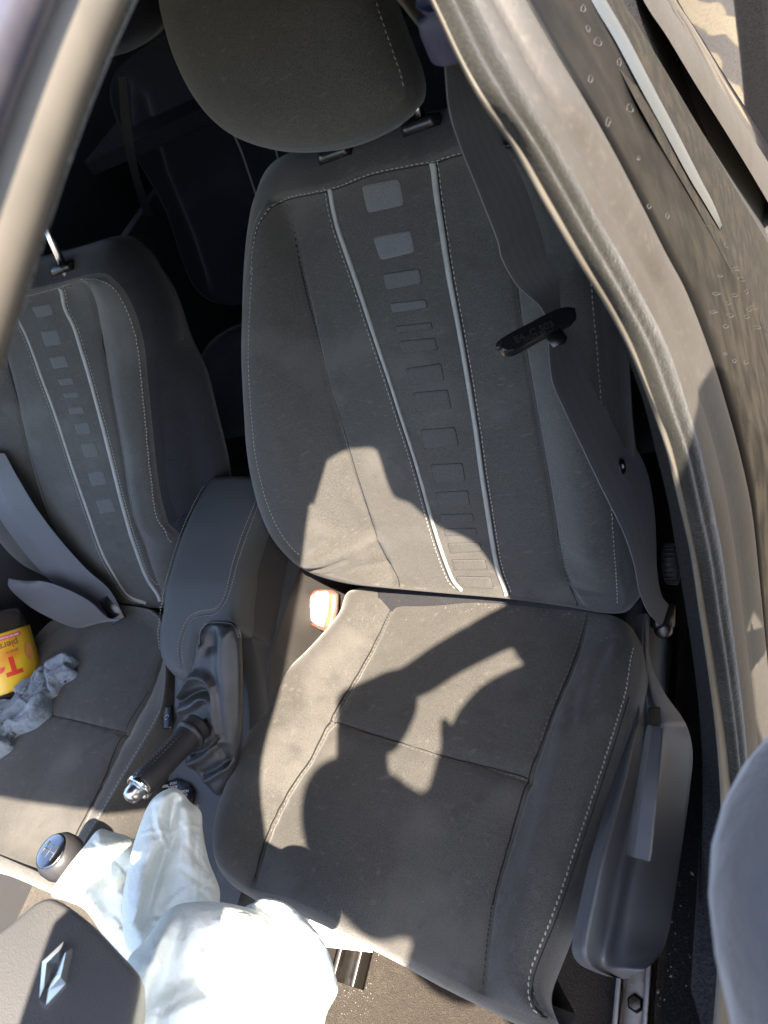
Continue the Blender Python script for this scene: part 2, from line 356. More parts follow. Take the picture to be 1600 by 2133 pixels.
glove_red = mat('dusty_console_side', (.030, .0275, .025), .7, var=[(12, 3, (.024, .022, .021), .4, .7)], bump=[('voro', 1200, .3, .0005)])
# ------------------------------------------------------------------ ground outside
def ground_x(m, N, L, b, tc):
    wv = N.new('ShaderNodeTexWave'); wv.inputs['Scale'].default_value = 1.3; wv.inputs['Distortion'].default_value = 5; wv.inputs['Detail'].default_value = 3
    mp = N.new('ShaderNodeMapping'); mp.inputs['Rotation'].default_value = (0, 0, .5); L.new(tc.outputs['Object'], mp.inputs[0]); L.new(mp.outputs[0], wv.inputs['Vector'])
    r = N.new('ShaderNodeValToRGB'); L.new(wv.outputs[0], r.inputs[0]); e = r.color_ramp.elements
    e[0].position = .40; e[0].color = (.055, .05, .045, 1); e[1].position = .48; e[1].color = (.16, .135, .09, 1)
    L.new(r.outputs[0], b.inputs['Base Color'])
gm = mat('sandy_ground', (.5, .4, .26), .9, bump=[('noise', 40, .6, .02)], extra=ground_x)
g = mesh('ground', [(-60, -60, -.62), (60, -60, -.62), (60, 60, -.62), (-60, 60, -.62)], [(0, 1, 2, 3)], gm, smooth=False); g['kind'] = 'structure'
tw = MB(); tw.tube([onpl(x, y, [0, 0, -.56], [0, 0, 1]) for x, y in ((1495, -40), (1530, 50), (1570, 110), (1640, 215))], .006)
setp(tw.out('dry_twig', mat('dry_twig', (.45, .25, .17), .8)), 'thin reddish dry twig lying on the sunlit sandy ground outside', 'twig')
# ================================================================== CAR BODY
car = thing('car_body', (0, 0, -.62), 'dusty black car body with open driver door frame and grey rubber door seals', 'car')
# floor pan, firewall, far door, rear wall, roof
def quad(name, P, m, parent=car, smooth=False): return mesh(name, P, [tuple(range(len(P)))], m, parent, smooth=smooth)
def slab(name, c, half, m, parent=car, bev=.1): return sharp(MB().box(c, ((1, 0, 0), (0, 1, 0), (0, 0, 1)), half, bev).out(name, m, parent))
fl = slab('floor', (-.36, -.1, -.40), (.80, 1.6, .06), carpet, None); fl['kind'] = 'structure'
slab('floor_pan', (-.36, -.1, -.50), (.80, 1.6, .035), plastic)
slab('side_floor_cover', (.36, -.1, -.325), (.085, .9, .012), carpet_dk)
slab('firewall', (-.36, -1.66, .0), (.82, .05, .40), plastic)
slab('dashboard', (-.36, -1.25, .10), (.78, .30, .20), plastic, bev=.5)
slab('passenger_door_panel', (-1.17, -.1, -.05), (.03, 1.5, .38), plastic_grey)
slab('passenger_side_trim', (-1.20, .95, .45), (.03, .75, .58), carpet_dk)
slab('passenger_middle_pillar', (-1.19, .20, .60), (.04, .07, .45), carpet_dk)
slab('rear_wall', (-.36, 1.62, .3), (.86, .04, .75), carpet_dk)
slab('rear_shelf', (-.36, 1.35, .50), (.80, .3, .02), carpet_dk)
RAIL = A3([(.42, -1.45, .30), (.375, -1.15, .47), (.33, -.87, .67), (.306, -.70, .80), (.30, -.608, .879), (.30, -.48, .907), (.30, -.32, .951), (.30, -.2, .974), (.308, -.06, .975), (.31, .3, .985), (.30, .9, .97), (.29, 1.68, .93)])
def roofpts():
    r = np.vstack([cr([(.262, -.70, .905), (.285, -.67, .897), RAIL[4]-A3([0, .012, 0])], 8), cr(RAIL[4:], 40)]); rows = []
    for p in r:
        row = []
        for s in np.linspace(0, 1, 16):
            x = p[0]-s*(1.32-2*(.30-p[0])); bul = math.sin(math.pi*s); y = p[1]
            if p[1] < -.35: y = p[1]-.07*bul**.5*min(1, (-.35-p[1])/.25)
            row.append((x, y, p[2]+.02+.07*bul**.6))
        rows.append(row)
    return A3(rows)
rp = roofpts()
mesh('headliner', rp.reshape(-1, 3), gridf(48, 16), headliner, car)
sk = rp.copy(); sk[:, :, 2] += .03; sk[:, 0, 2] -= .012
mesh('roof_panel', sk.reshape(-1, 3), gridf(48, 16), paint_clean, car)
hd_ = cr(RAIL[7:], 30); loft('roof_side_trim', [hd_+A3([.0, 0, .03]), hd_+A3([.004, 0, -.002]), hd_+A3([.010, .01, -.022])], carpet_dk, car, n=40, k=2)
# front pillars (the near one throws the broad shade band over console and wheel)
lo = cr(RAIL[:5], 30); up = cr([(.44, -1.62, .34), (.375, -1.30, .53), (.32, -1.02, .72), (.275, -.84, .85), (.25, -.72, .925)], 30)
mb = MB()
nv = A3([.02, .0, .03])
V = np.stack([lo, (lo+up)/2+A3([.02, -.01, .03]), up, (lo+up)/2-A3([.03, -.01, .03])], 1).reshape(-1, 3)
mb.add(V, gridf(30, 4, wrap=True)); mb.out('front_pillar', paint_clean, car)
m2 = V.copy(); m2[:, 0] = -.72-m2[:, 0]; MB().add(m2, gridf(30, 4, wrap=True)).out('front_pillar', paint_clean, car)
# roof rail seal (close to the lens) and the painted channel above it
rail = cr(RAIL[3:8], 80)
seal = MB(); seal.tube(rail+A3([.010, 0, .014]), .0135, 14); seal.out('roof_rail_seal', lip, car)
seal = MB(); seal.tube(rail+A3([.004, 0, .0015]), .007, 10); seal.out('inner_seal_lip', velvet, car)
R0 = cr(RAIL[3:], 120)
ch = [R0+A3(o) for o in ((.018, 0, .022), (.030, 0, .030), (.034, 0, .042), (.026, 0, .050), (.010, 0, .058), (-.03, 0, .070))]
loft('roof_channel', ch, mat('channel_paint', (.05, .05, .075), .3, spec=.6, var=[(30, 4, (.09, .085, .10), .4, .7)]), car, n=120, k=2)
# door pillar on the right: strips from inside to outside, each curve = picture points + distance out from the car's middle
def Xin(y): return float(np.interp(y, [-150, 0, 210, 540, 800, 1000, 1400, 1700, 2133], [.334, .347, .370, .394, .410, .420, .416, .404, .395]))
def curve(pts, dx=0): return [fx(x, y, Xin(y)+dx) for x, y in pts]
c_in = [(820, -120), (888, -10), (950, 120), (1000, 212), (1065, 305), (1130, 420), (1200, 540), (1262, 640), (1312, 735), (1357, 850), (1388, 940), (1412, 1040), (1437, 1150), (1457, 1280), (1475, 1400), (1490, 1520), (1500, 1650), (1502, 1800), (1495, 2000), (1480, 2200)]
c_a = [(832, -120), (900, -10), (962, 120), (1012, 207), (1078, 300), (1143, 412), (1212, 532), (1274, 635), (1322, 728), (1366, 846), (1400, 936), (1424, 1040), (1450, 1150), (1472, 1280), (1492, 1400), (1510, 1520), (1524, 1650), (1532, 1800), (1535, 2000), (1530, 2200)]
c_b = [(925, -120), (988, 0), (1050, 120), (1110, 220), (1170, 320), (1232, 430), (1296, 540), (1350, 640), (1394, 730), (1432, 845), (1460, 940), (1482, 1040), (1504, 1150), (1522, 1280), (1538, 1400), (1552, 1520), (1562, 1650), (1570, 1800), (1575, 2000), (1570, 2200)]
c_c = [(1035, -120), (1100, 10), (1162, 118), (1215, 205), (1272, 305), (1330, 415), (1385, 525), (1430, 610), (1478, 735), (1512, 845), (1542, 955), (1564, 1060), (1577, 1180), (1588, 1290), (1600, 1420), (1612, 1540), (1622, 1660), (1630, 1800), (1635, 2000), (1630, 2200)]
def curve2(pts, dx): return [fx(x, y, min(.455, Xin(y)+dx)) for x, y in pts]
def curve2_(pts): return curve2(pts, .03)
pil = thing('door_pillar', (.44, -.1, -.62), 'curved door pillar with grey rubber seal right of the driver seat, crossed by a shadow edge', 'car pillar')
cA, cB, cC, cI = curve(c_a, .004), curve(c_b, .020), curve(c_c, .030), curve(c_in)
top_ = [A3(p) for p in ((.300, -.21, .970), (.306, -.145, .964), (.318, -.108, .946), (.333, -.096, .908))]
ci3 = top_+list(cI[1:])
loft('pillar_trim', [ci3, [p+A3([-.02, .05, 0]) for p in ci3], [p+A3([-.015, .25, .01]) for p in ci3]], carpet_dk, pil, n=140, k=4)
ccx = curve(c_c, .030); loft('upper_corner', [ci3[:7], [A3((.312, -.20, .988)), A3((.332, -.125, .974)), A3((.35, -.10, .944))]+[p-A3([.006, 0, 0]) for p in curve2_(c_c)[:5]]], paint_clean, pil, n=60, k=3)
loft('seal_lip', [curve(c_in, -.006), cI, cA], lip, pil, n=160, k=3, bulge=[0, .002], nvec=(.5, -.7, .3))
loft('flocked_seal', [cA, [a*.5+b*.5+A3([.002, -.004, 0]) for a, b in zip(cA, cB)], cB], velvet, pil, n=160, k=6, bulge=[.006, .003], nvec=(.5, -.7, .3))
loft('rubber_seal', [cB, [a*.62+b*.38+A3([.0, -.003, 0]) for a, b in zip(cB, cC)], cC], rubber, pil, n=160, k=8, bulge=[.004, .011], nvec=(.7, -.6, .3))
# painted post face behind the seal and the strips outside it
def par(pts, dx): return [(x+dx, y) for x, y in pts]
e1 = [(1190, -120), (1246, 0), (1300, 95), (1360, 210), (1420, 320), (1480, 425), (1540, 540), (1580, 620), (1612, 700)]
e2 = [(1240, -120), (1298, 0), (1352, 90), (1412, 190), (1472, 292), (1530, 390), (1590, 490), (1625, 552)]
e3 = [(1290, -120), (1340, 0), (1392, 80), (1452, 180), (1512, 275), (1570, 370), (1620, 455)]
e4 = [(1335, -120), (1385, -5), (1437, 75), (1495, 170), (1552, 262), (1608, 350), (1630, 388)]
e5 = [(1358, -120), (1406, -8), (1457, 70), (1512, 160), (1570, 250), (1626, 338)]
cs = curve2(c_c, .030)
def ext(C):  # carry an edge on down the post, parallel to the seal
    C = list(C); d = nrm(C[-1]-C[-3]); return C
E1 = curve2(e1, .036)+[fx(x, y, .457) for x, y in ((1640, 800), (1645, 960), (1650, 1120), (1650, 1300), (1650, 1500))]
pface = loft('post_face', [[p+A3([-.01, .01, 0]) for p in cs[:15]], [p*1. for p in cs[:15]], cr(cs[:15], 15)*.5+cr(E1, 15)*.5, E1], paint, pil, n=160, k=6, bulge=[.0, .003, .003])
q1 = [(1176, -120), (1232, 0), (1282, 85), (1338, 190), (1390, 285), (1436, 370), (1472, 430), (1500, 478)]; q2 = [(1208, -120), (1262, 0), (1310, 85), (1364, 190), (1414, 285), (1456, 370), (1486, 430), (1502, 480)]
loft('sky_tint_edge', [curve2(q1, .0385), curve2(q2, .0385)], mat('sky_tint_paint', (.30, .36, .44), .32, metal=1), pil, n=120, k=4, bulge=[.009], nvec=(.35, -.45, .85))  # sky reflection painted in as a bluish metallic base colour
loft('dirty_flange', [[p-A3([.004, 0, .0]) for p in curve2(par(e1, -22), .040)], curve2(e2+[(1650, 600), (1668, 645)], .040)], grime, pil, n=120, k=5, bulge=[.006])
loft('door_gap', [curve2(e2, .02), curve2(e3+[(1650, 505)], .02)], mat('gap', (.01, .01, .01), .9), pil, n=80, k=2, bulge=[-.02])
rd = thing('rear_door', (.46, .3, -.62), 'closed rear door of the car, only its dusty grey frame edge shown at the upper right', 'car door')
loft('frame_strip', [curve2(e3, .040), curve2(e4, .044)], rubber, rd, n=100, k=5, bulge=[.006])
loft('frame_trim', [curve2(e4, .044), curve2(e5, .046)], paint_clean, rd, n=100, k=4, bulge=[.004])
g5 = curve2(e5, .047)[:6]; pane = [[p*1. for p in g5], [p+A3([.012, .55, -.06]) for p in g5], [p+A3([.0, 1.15, -.02]) for p in g5]]
dark_glass = mat('dark_window', (.006, .006, .007), .03, spec=.9, coat=.0)
loft('window_pane', pane, dark_glass, rd, n=30, k=6)
lp_ = [g5[-1], g5[-1]+A3([.01, .0, -.35]), g5[-1]+A3([.01, .0, -.85])]
loft('door_skin', [lp_, [p+A3([.05, .5, 0]) for p in lp_], [p+A3([.04, 1.15, 0]) for p in lp_]], paint_clean, rd, n=20, k=6)
loft('window_frame_top', [[(.315, .0, .955), (.315, .5, .965), (.31, .95, .955)], [g5[0]+A3([0, -.05, .0]), g5[0]+A3([.006, .3, -.03]), g5[0]+A3([.0, 1.15, -.02])]], paint_clean, rd, n=20, k=3)
# lower
# dried water marks on the painted post
SP = Surf(fx(1400, 400, .45), (0, .35, -.94), (0, .94, .35)); SP.U = nrm(fx(1450, 500, .437)-fx(1350, 300, .430)); 
spots = [(1245, 88, 16, 22), (1230, 165, 12, 16), (1312, 226, 17, 18), (1267, 254, 12, 20), (1290, 130, 8, 22), (1390, 450, 7, 18), (1352, 430, 8, 12), (1430, 350, 9, 10), (1330, 330, 7, 9), (1515, 510, 14, 18), (1535, 560, 18, 10), (1500, 575, 14, 5), (1545, 582, 22, 8), (1492, 612, 18, 7), (1530, 615, 16, 8), (1555, 608, 9, 12), (1570, 640, 18, 10), (1516, 632, 10, 9), (1485, 650, 18, 7), (1520, 657, 20, 8), (1555, 660, 14, 9), (1578, 682, 15, 8), (1512, 680, 14, 8), (1560, 645, 12, 10), (1530, 752, 9, 9), (1554, 755, 8, 12), (1510, 737, 8, 7), (1559, 877, 6, 8), (1559, 916, 5, 6), (1578, 960, 9, 6), (1215, 18, 10, 20), (1225, 60, 9, 16), (1472, 470, 6, 6), (1540, 842, 10, 4), (1575, 1000, 7, 9)]
pt = bvh(pface)
for (x, y, a, b) in spots:
    ring = []; rot = random.uniform(-.3, .3)
    for t in np.linspace(0, 2*math.pi, 17)[:-1]:
        k = 1+.16*math.sin(2*t+x)+.10*math.sin(3*t+y)
        p, n_ = cast(pt, x+k*a*.42*math.cos(t)+rot*b*.2*math.sin(t), y+k*b*.42*math.sin(t))
        if p is not None: ring.append(p-ray(x, y)*.0004)
    if len(ring) < 16: continue
    MB().tube(A3(ring+[ring[0]]), np.linspace(.0004, .00015, 17), 5, cap=False).out('water_mark', spot_m, pil)
# rear quarter: dark paint and lit sand seen low at the far right
# sill and trim below the pillar, in shade
slab('sill_trim', (.385, -.35, -.245), (.035, .9, .07), plastic_grey, bev=.5)
slab('sill_outer', (.445, -.35, -.30), (.03, 1.2, .10), paint_clean, bev=.4)
slab('rear_side_panel', (.36, .80, .25), (.02, .72, .62), carpet_dk)

# ================================================================== SEATS
RC = math.radians(27); PC = math.radians(9)
def build_backrest(parent, out_px, seamL, seamR, topseam, pipL, pipR, extras, ho=.02, fabricm=fabric, bol=.048, wmat=None):
    S = Surf((parent.location.x, 0, 0), (1, 0, 0), (0, math.sin(RC), math.cos(RC)))
    out = S.pl(out_px, ho); sl = S.pl(seamL, 0); sr = S.pl(seamR, 0); sl = sl[np.argsort(sl[:, 1])]; sr = sr[np.argsort(sr[:, 1])]
    ol = closed(out, 300); cx = out[:, 0].mean()
    L = ol[ol[:, 0] < cx]; L = L[np.argsort(L[:, 1])]; Rr = ol[ol[:, 0] >= cx]; Rr = Rr[np.argsort(Rr[:, 1])]
    gl = [cr(sl, 24), cr(sr, 24)]+[cr(S.pl(p, .01), 16) for p in (topseam if topseam else [])]
    cre = [(cr(S.pl(p, .03), 10), w_, a_) for p, w_, a_ in (extras or [])]
    def H(uv):
        v = uv[:, 1]; a = np.interp(v, sl[:, 1], sl[:, 0]); b = np.interp(v, sr[:, 1], sr[:, 0])
        la = np.interp(v, L[:, 1], L[:, 0]); rb = np.interp(v, Rr[:, 1], Rr[:, 0])
        wl = np.clip((a-uv[:, 0])/np.maximum(a-la, .02), 0, 1.3); wr = np.clip((uv[:, 0]-b)/np.maximum(rb-b, .02), 0, 1.3)
        B = lambda w: np.sin(np.clip(w/.72, 0, 1)*math.pi/2)**1.3
        vt = np.clip((v-.0)/.12, .35, 1)
        h = bol*vt*(B(wl)+B(wr)) + .010*np.cos(np.clip((uv[:, 0]-(a+b)/2)/np.maximum(b-a, .05), -.5, .5)*math.pi)+.012*np.sin(np.clip(v/.6, 0, 1)*math.pi)
        for gpl in gl:
            d, _ = dseg(uv, gpl); pk = 1+.10*np.sin(uv[:, 1]*210+3*np.sin(uv[:, 1]*37))
            h = h-.0045*np.exp(-(d/.0035)**2)-.003*pk*np.exp(-(d/.012)**2)
        h = h+.0011*np.sin(uv[:, 0]*31+uv[:, 1]*17+1)+.0009*np.sin(uv[:, 0]*-23+uv[:, 1]*41)
        for p_, w_, a_ in cre: h = h+a_*np.exp(-(dseg(uv, p_)[0]/w_)**2)
        return h
    S.H = H
    ob, S2 = pillow('backrest', S, out, fabricm, parent, R=.045, hedge=ho, wrap=[(.004, .004), (.014, .018), (.020, .05), (.016, .09), (-.02, .125)], wtop=[(.006, .002), (.030, .016), (.050, .045), (.052, .08), (.02, .12)], nr=120, nc=440, wmat=wmat)
    return ob, S2, S
drv = thing('driver_seat', (0, 0, -.35), 'black fabric driver seat with grey piping, half in bright sunlight', 'car seat')
out_px = [(830, 1226), (940, 1236), (1055, 1246), (1180, 1262), (1262, 1276), (1298, 1262), (1296, 1180), (1284, 1060), (1268, 920), (1256, 770), (1240, 590), (1205, 440), (1150, 340), (1090, 297), (975, 308), (905, 330), (860, 338), (770, 357), (690, 387), (590, 408), (545, 440), (524, 500), (513, 600), (510, 720), (515, 840), (524, 940), (545, 1040), (575, 1110), (622, 1168), (660, 1196), (730, 1216)]
seamL = [(597, 425), (620, 520), (660, 690), (700, 840), (738, 968), (790, 1130), (832, 1222)]
seamR = [(1030, 330), (1055, 450), (1078, 600), (1105, 770), (1130, 910), (1155, 1060), (1180, 1200), (1230, 1275)]
ob, SB, SBr = build_backrest(drv, out_px, seamL, seamR, None, None, None, [([(640, 1182), (665, 1176), (690, 1174), (720, 1166)], .0045, -.006), ([(650, 1168), (690, 1160), (740, 1150), (770, 1140)], .008, .004), ([(690, 1190), (740, 1184), (790, 1190)], .007, -.003), ([(640, 1140), (680, 1120)], .008, -.003)])
drv_tree = bvh(ob)
pl_ = [(687, 394), (693, 430), (707, 485), (737, 570), (767, 660), (797, 750), (825, 835), (850, 912), (874, 990), (896, 1070), (920, 1148), (942, 1205), (962, 1230)]
pr_ = [(901, 340), (909, 400), (924, 500), (940, 600), (957, 690), (970, 765), (984, 850), (997, 940), (1010, 1030), (1024, 1120), (1038, 1190), (1055, 1240)]
ribbon('piping', SB, SB.hits(pl_), [.006, .007, .0055, .0045, .0045, .0055, .006], piping, drv)
ribbon('piping', SB, SB.hits(pr_), [.0075, .007, .0058, .0056, .006, .0065, .0065], piping, drv)
topst = [(520, 560), (526, 500), (545, 446), (592, 408), (690, 386), (770, 356), (860, 337), (905, 329), (975, 309), (1090, 296), (1150, 336), (1200, 420)]
in_ = lambda pts, dx, dy=0: [(x+dx, y+dy) for x, y in pts]
lf = [(520, 560), (514, 660), (512, 760), (518, 860), (527, 950), (548, 1040), (578, 1108), (620, 1160)]
rt = [(1240, 580), (1250, 700), (1258, 800), (1270, 930), (1284, 1080), (1291, 1190), (1294, 1262)]
stitches('stitching', SB, [SB.hits(in_(topst, 3, 6)), SB.hits(in_(lf, 6, 0)), SB.hits(in_(rt, -8, 0)), SB.hits(in_(pl_, -11, 0)), SB.hits(in_(pr_, 11, 0))], thread, drv)
blocks = [[(753, 387), (831, 372), (842, 427), (766, 444)], [(777, 494), (855, 480), (864, 525), (793, 542)], [(798, 571), (873, 560), (878, 590), (805, 604)], [(813, 632), (886, 624), (890, 641), (818, 652)]]
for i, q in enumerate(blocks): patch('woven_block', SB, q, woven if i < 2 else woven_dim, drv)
emb = [[(825, 680), (898, 672), (901, 684), (829, 693)], [(832, 711), (905, 704), (912, 728), (838, 736)], [(846, 768), (918, 757), (925, 792), (856, 802)], [(862, 818), (932, 812), (940, 850), (868, 858)], [(878, 895), (947, 890), (955, 926), (884, 935)], [(898, 968), (963, 965), (969, 1000), (906, 1006)], [(908, 1026), (974, 1022), (979, 1050), (913, 1056)], [(918, 1072), (984, 1070), (987, 1084), (921, 1088)], [(925, 1102), (991, 1100), (994, 1113), (928, 1116)], [(933, 1132), (999, 1130), (1003, 1148), (938, 1152)], [(941, 1166), (1010, 1165), (1015, 1185), (947, 1188)], [(950, 1200), (1022, 1202), (1028, 1226), (957, 1222)]]
for q in emb: patch('embossed_block', SB, q, emboss, drv, off=.0002, thick=.0006)
dark_seam = mat('seam_shade', (.006, .006, .007), .9)  # near-black ribbons put the shade of the seam grooves into colour
for q in emb+blocks[2:]:
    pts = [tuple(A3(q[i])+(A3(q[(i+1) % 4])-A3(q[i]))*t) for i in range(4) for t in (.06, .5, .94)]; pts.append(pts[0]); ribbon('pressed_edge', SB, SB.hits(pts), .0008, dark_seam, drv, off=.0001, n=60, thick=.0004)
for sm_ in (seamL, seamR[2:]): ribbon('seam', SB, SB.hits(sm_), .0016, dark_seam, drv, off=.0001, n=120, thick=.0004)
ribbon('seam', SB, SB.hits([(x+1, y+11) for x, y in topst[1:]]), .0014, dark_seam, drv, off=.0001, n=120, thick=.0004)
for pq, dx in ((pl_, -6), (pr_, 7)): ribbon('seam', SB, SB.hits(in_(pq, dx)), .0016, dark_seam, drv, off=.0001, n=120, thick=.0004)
# ---- cushion
def build_cushion(parent, out_px, seams, sL, sR, name='seat_cushion', ho=0., bol=.03, m=fabric, extra=None, wrap=None, ctr=None, x0=0., R=.05):
    S = Surf((x0, 0, 0), (1, 0, 0), (0, math.cos(PC), -math.sin(PC)))
    out = S.pl(out_px, ho); sl = S.pl(sL); sr = S.pl(sR); sl = sl[np.argsort(sl[:, 1])]; sr = sr[np.argsort(sr[:, 1])]
    gl = [cr(sl, 24), cr(sr, 24)]+[cr(S.pl(p), 16) for p in seams]
    ex = [(cr(S.pl(p), 14), w_, a_) for p, w_, a_ in (extra or [])]
    def H(uv):
        v = uv[:, 1]; a = np.interp(v, sl[:, 1], sl[:, 0]); b = np.interp(v, sr[:, 1], sr[:, 0])
        B = lambda d: np.sin(np.clip(d/.075, 0, 1)*math.pi/2)**1.4
        h = bol*(B(a-uv[:, 0])+B(uv[:, 0]-b))+.008*np.cos(np.clip((uv[:, 0]-(a+b)/2)/np.maximum(b-a, .05), -.5, .5)*math.pi)
        for i, gpl in enumerate(gl):
            d, _ = dseg(uv, gpl); pk = 1+.15*np.sin((uv[:, 1]+uv[:, 0])*190+3*np.sin(uv[:, 1]*31)); h = h-.004*np.exp(-(d/.0035)**2)-.0035*pk*np.exp(-(d/.014)**2)
        h = h+.0012*np.sin(uv[:, 0]*27+uv[:, 1]*19)+.001*np.sin(uv[:, 0]*-35+uv[:, 1]*29+2)
        for gpl, w_, a_ in ex:
            d, _ = dseg(uv, gpl); h = h+a_*np.exp(-(d/w_)**2)
        return h
    S.H = H
    return pillow(name, S, out, m, parent, R=R, hedge=ho, wrap=wrap or [(.004, .006), (.006, .025), (.004, .06), (-.01, .10), (-.04, .13)], nr=110, nc=420, ctr=ctr)
co = [(735, 1236), (705, 1290), (640, 1366), (575, 1428), (540, 1492), (492, 1598), (458, 1690), (446, 1760), (462, 1812), (520, 1850), (600, 1872), (690, 1915), (780, 1958), (880, 2012), (990, 2066), (1085, 2112), (1140, 2128), (1122, 2095), (1112, 2030), (1162, 1900), (1212, 1752), (1262, 1600), (1308, 1450), (1326, 1350), (1290, 1290), (1180, 1268), (1000, 1240), (850, 1228)]
cl_ = [(834, 1225), (785, 1330), (735, 1420), (690, 1500), (648, 1580), (600, 1650), (556, 1740), (530, 1830)]
cr_ = [(1226, 1270), (1198, 1370), (1155, 1475), (1128, 1550), (1102, 1622), (1062, 1750), (1025, 1890), (1005, 2060)]
cross = [(690, 1500), (760, 1524), (900, 1568), (1000, 1594), (1103, 1624)]
wr = [([(1180, 1500), (1160, 1620), (1110, 1800)], .012, .003), ([(1215, 1560), (1190, 1700), (1130, 1900)], .010, -.003), ([(1270, 1360), (1240, 1440), (1230, 1500)], .010, -.004), ([(1290, 1380), (1285, 1440)], .008, .003),
      ([(1205, 1450), (1195, 1530)], .012, -.004)]
ob, SCu = build_cushion(drv, co, [cross], cl_, cr_, extra=wr)
rst = [(1322, 1352), (1304, 1450), (1258, 1598), (1208, 1750), (1158, 1898), (1113, 2010), (1104, 2060), (1112, 2100), (1135, 2118)]
stitches('stitching', SCu, [SCu.hits(in_(rst, -3, 0))], thread, drv)
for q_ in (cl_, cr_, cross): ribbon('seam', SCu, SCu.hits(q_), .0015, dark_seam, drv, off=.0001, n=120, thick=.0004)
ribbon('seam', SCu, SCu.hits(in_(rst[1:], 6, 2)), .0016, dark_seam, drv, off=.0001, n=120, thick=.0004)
thr2 = mat('brown_thread', (.16, .14, .12), .8)
stitches('seam_stitching', SCu, [SCu.hits(in_(cl_[:-1], 5, 0)), SCu.hits(in_(cross, 0, 5)), SCu.hits(in_(cr_[:4], -5, 0))], thr2, drv, step=.008, dash=.004, r=.0005)
# side skirt of the cushion seen between stitching and plastic: the wrap already gives it; the bridge behind the bite
mb = MB(); mb.box((.0, .05, -.045), ((1, 0, 0), (0, 1, -.15), (0, .15, 1)), (.235, .07, .05), .5); mb.out('seat_bridge', fabric_side, drv)
# ---- headrest
SH = Surf((0, BY := 0, 0), (1, 0, 0), (0, math.sin(RC), math.cos(RC)))
SH.O = SH.O+SH.N*.035
hp = [(330, -20), (343, 55), (366, 125), (400, 192), (440, 244), (490, 283), (550, 305), (615, 312), (690, 306), (750, 290), (800, 264), (838, 230), (852, 196), (846, 150), (820, 80), (794, 10), (765, -80), (710, -190), (600, -260), (450, -250), (350, -150)]
hu = SH.pl(hp, 0)
hc = hu.mean(0)
SH.H = lambda uv: .045*np.clip(1-((uv[:, 0]-hc[0])/.16)**2*.6-((uv[:, 1]-hc[1])/.16)**2*.5, -.3, 1)
ho_, SHh = pillow('headrest', SH, hu, fabric_head, drv, R=.05, hedge=0, wrap=[(.002, .004), (.005, .018), (.002, .045), (-.012, .070), (-.035, .085)], nr=60, nc=240)
stitches('headrest_stitching', SHh, [SHh.hits([(778, -20), (798, 45), (817, 100), (834, 150), (844, 188)])], thread, ho_)
post_m = mat('polished_post', (.85, .85, .84), .26, metal=1)
def posts(S_, tree, pts, parent, L=.17):
    for x, y in pts:
        a, n_ = cast(tree, x, y, onpl(x, y, S_.O, S_.N)); mb = MB(); mb.tube([a-S_.V*.03, a+S_.V*L], .0068, 16); mb.out('headrest_post', post_m, parent)
        g_ = MB(); c_ = a-S_.V*.006
        ring = [c_+S_.U*(.026*np.sign(math.cos(t))*abs(math.cos(t))**.6)+S_.N*(.017*np.sign(math.sin(t))*abs(math.sin(t))**.7) for t in np.linspace(0, 2*math.pi, 29)[:-1]]
        g_.prism(ring, S_.V*.014); g_.out('post_guide', plastic_blk, parent)
posts(SBr, drv_tree, [(880, 262), (702, 322)], drv)
# ---- outboard plastic side cover with lever
def X_(s): return .268+.062*s
rows = [(1338, 1352, 1278), (1337, 1352, 1330), (1336, 1356, 1380), (1330, 1385, 1440), (1322, 1428, 1500), (1306, 1443, 1560), (1290, 1438, 1630), (1268, 1428, 1710), (1246, 1416, 1790), (1228, 1404, 1870), (1214, 1392, 1940), (1210, 1374, 1985), (1226, 1345, 2012), (1262, 1312, 2030)]
RR = cr(A3(rows), 90); nc = 22; V = []; 
for r in RR:
    for j in range(nc):
        s = j/(nc-1); x = r[0]+(r[1]-r[0])*s; y = r[2]+s*6*min(1, (r[1]-r[0])/100)
        wfull = min(1, (r[1]-r[0])/110); X = .268+.056*s*wfull
        X += .010*math.exp(-((s-.05)/.06)**2)*wfull-.012*math.exp(-((s-.28)/.14)**2)*wfull
        p = fx(x, y, X); V.append(p)
V = A3(V).reshape(90, nc, 3); low = V.copy(); low[:, :, 2] -= .0; 
lowe = V[:, -1:, :]+A3([-.012, .0, -.03]); lowe2 = V[:, -1:, :]+A3([-.04, .0, -.06]); l0 = V[:, :1, :]+A3([-.012, 0, -.01])
VV = np.concatenate([l0, V, lowe, lowe2], 1); 
bot = VV[-1:].mean(1, keepdims=True)*np.ones((1, nc+3, 1))+A3([0, .0, -.03]); end = VV[-1:]*.8+bot*.2+A3([0, 0, -.012])
VV = np.concatenate([VV, end, bot], 0)
mesh('side_cover', VV.reshape(-1, 3), gridf(92, nc+3), plastic, drv)
lv = MB(); a = fx(1364, 1512, .335); b = fx(1329, 1788, .335); d = nrm(b-a); out_n = nrm(CAM-(a+b)/2); sdv = nrm(np.cross(d, out_n))
sec = [(-.020, -.006), (-.019, .004), (-.016, .0065), (.006, .0065), (.010, .004), (.019, -.010), (.018, -.016), (-.018, -.016)]
n = 14; Vv = []
for i in range(n):
    t = i/(n-1); k = .80+.30*t; e = 0 if 0 < i < n-1 else 1; c = a+(b-a)*(t+(.004 if i == 0 else (-.004 if i == n-1 else 0)))
    kk = k*(.93 if e else 1)
    for u_, h_ in sec: Vv.append(c+sdv*u_*kk*.58+out_n*h_*kk)
lv.add(Vv, gridf(n, 8, wrap=True)+[tuple(range(8))[::-1], tuple(range((n-1)*8, n*8))]); sharp(lv.out('height_lever', plastic_grey, drv), 30)
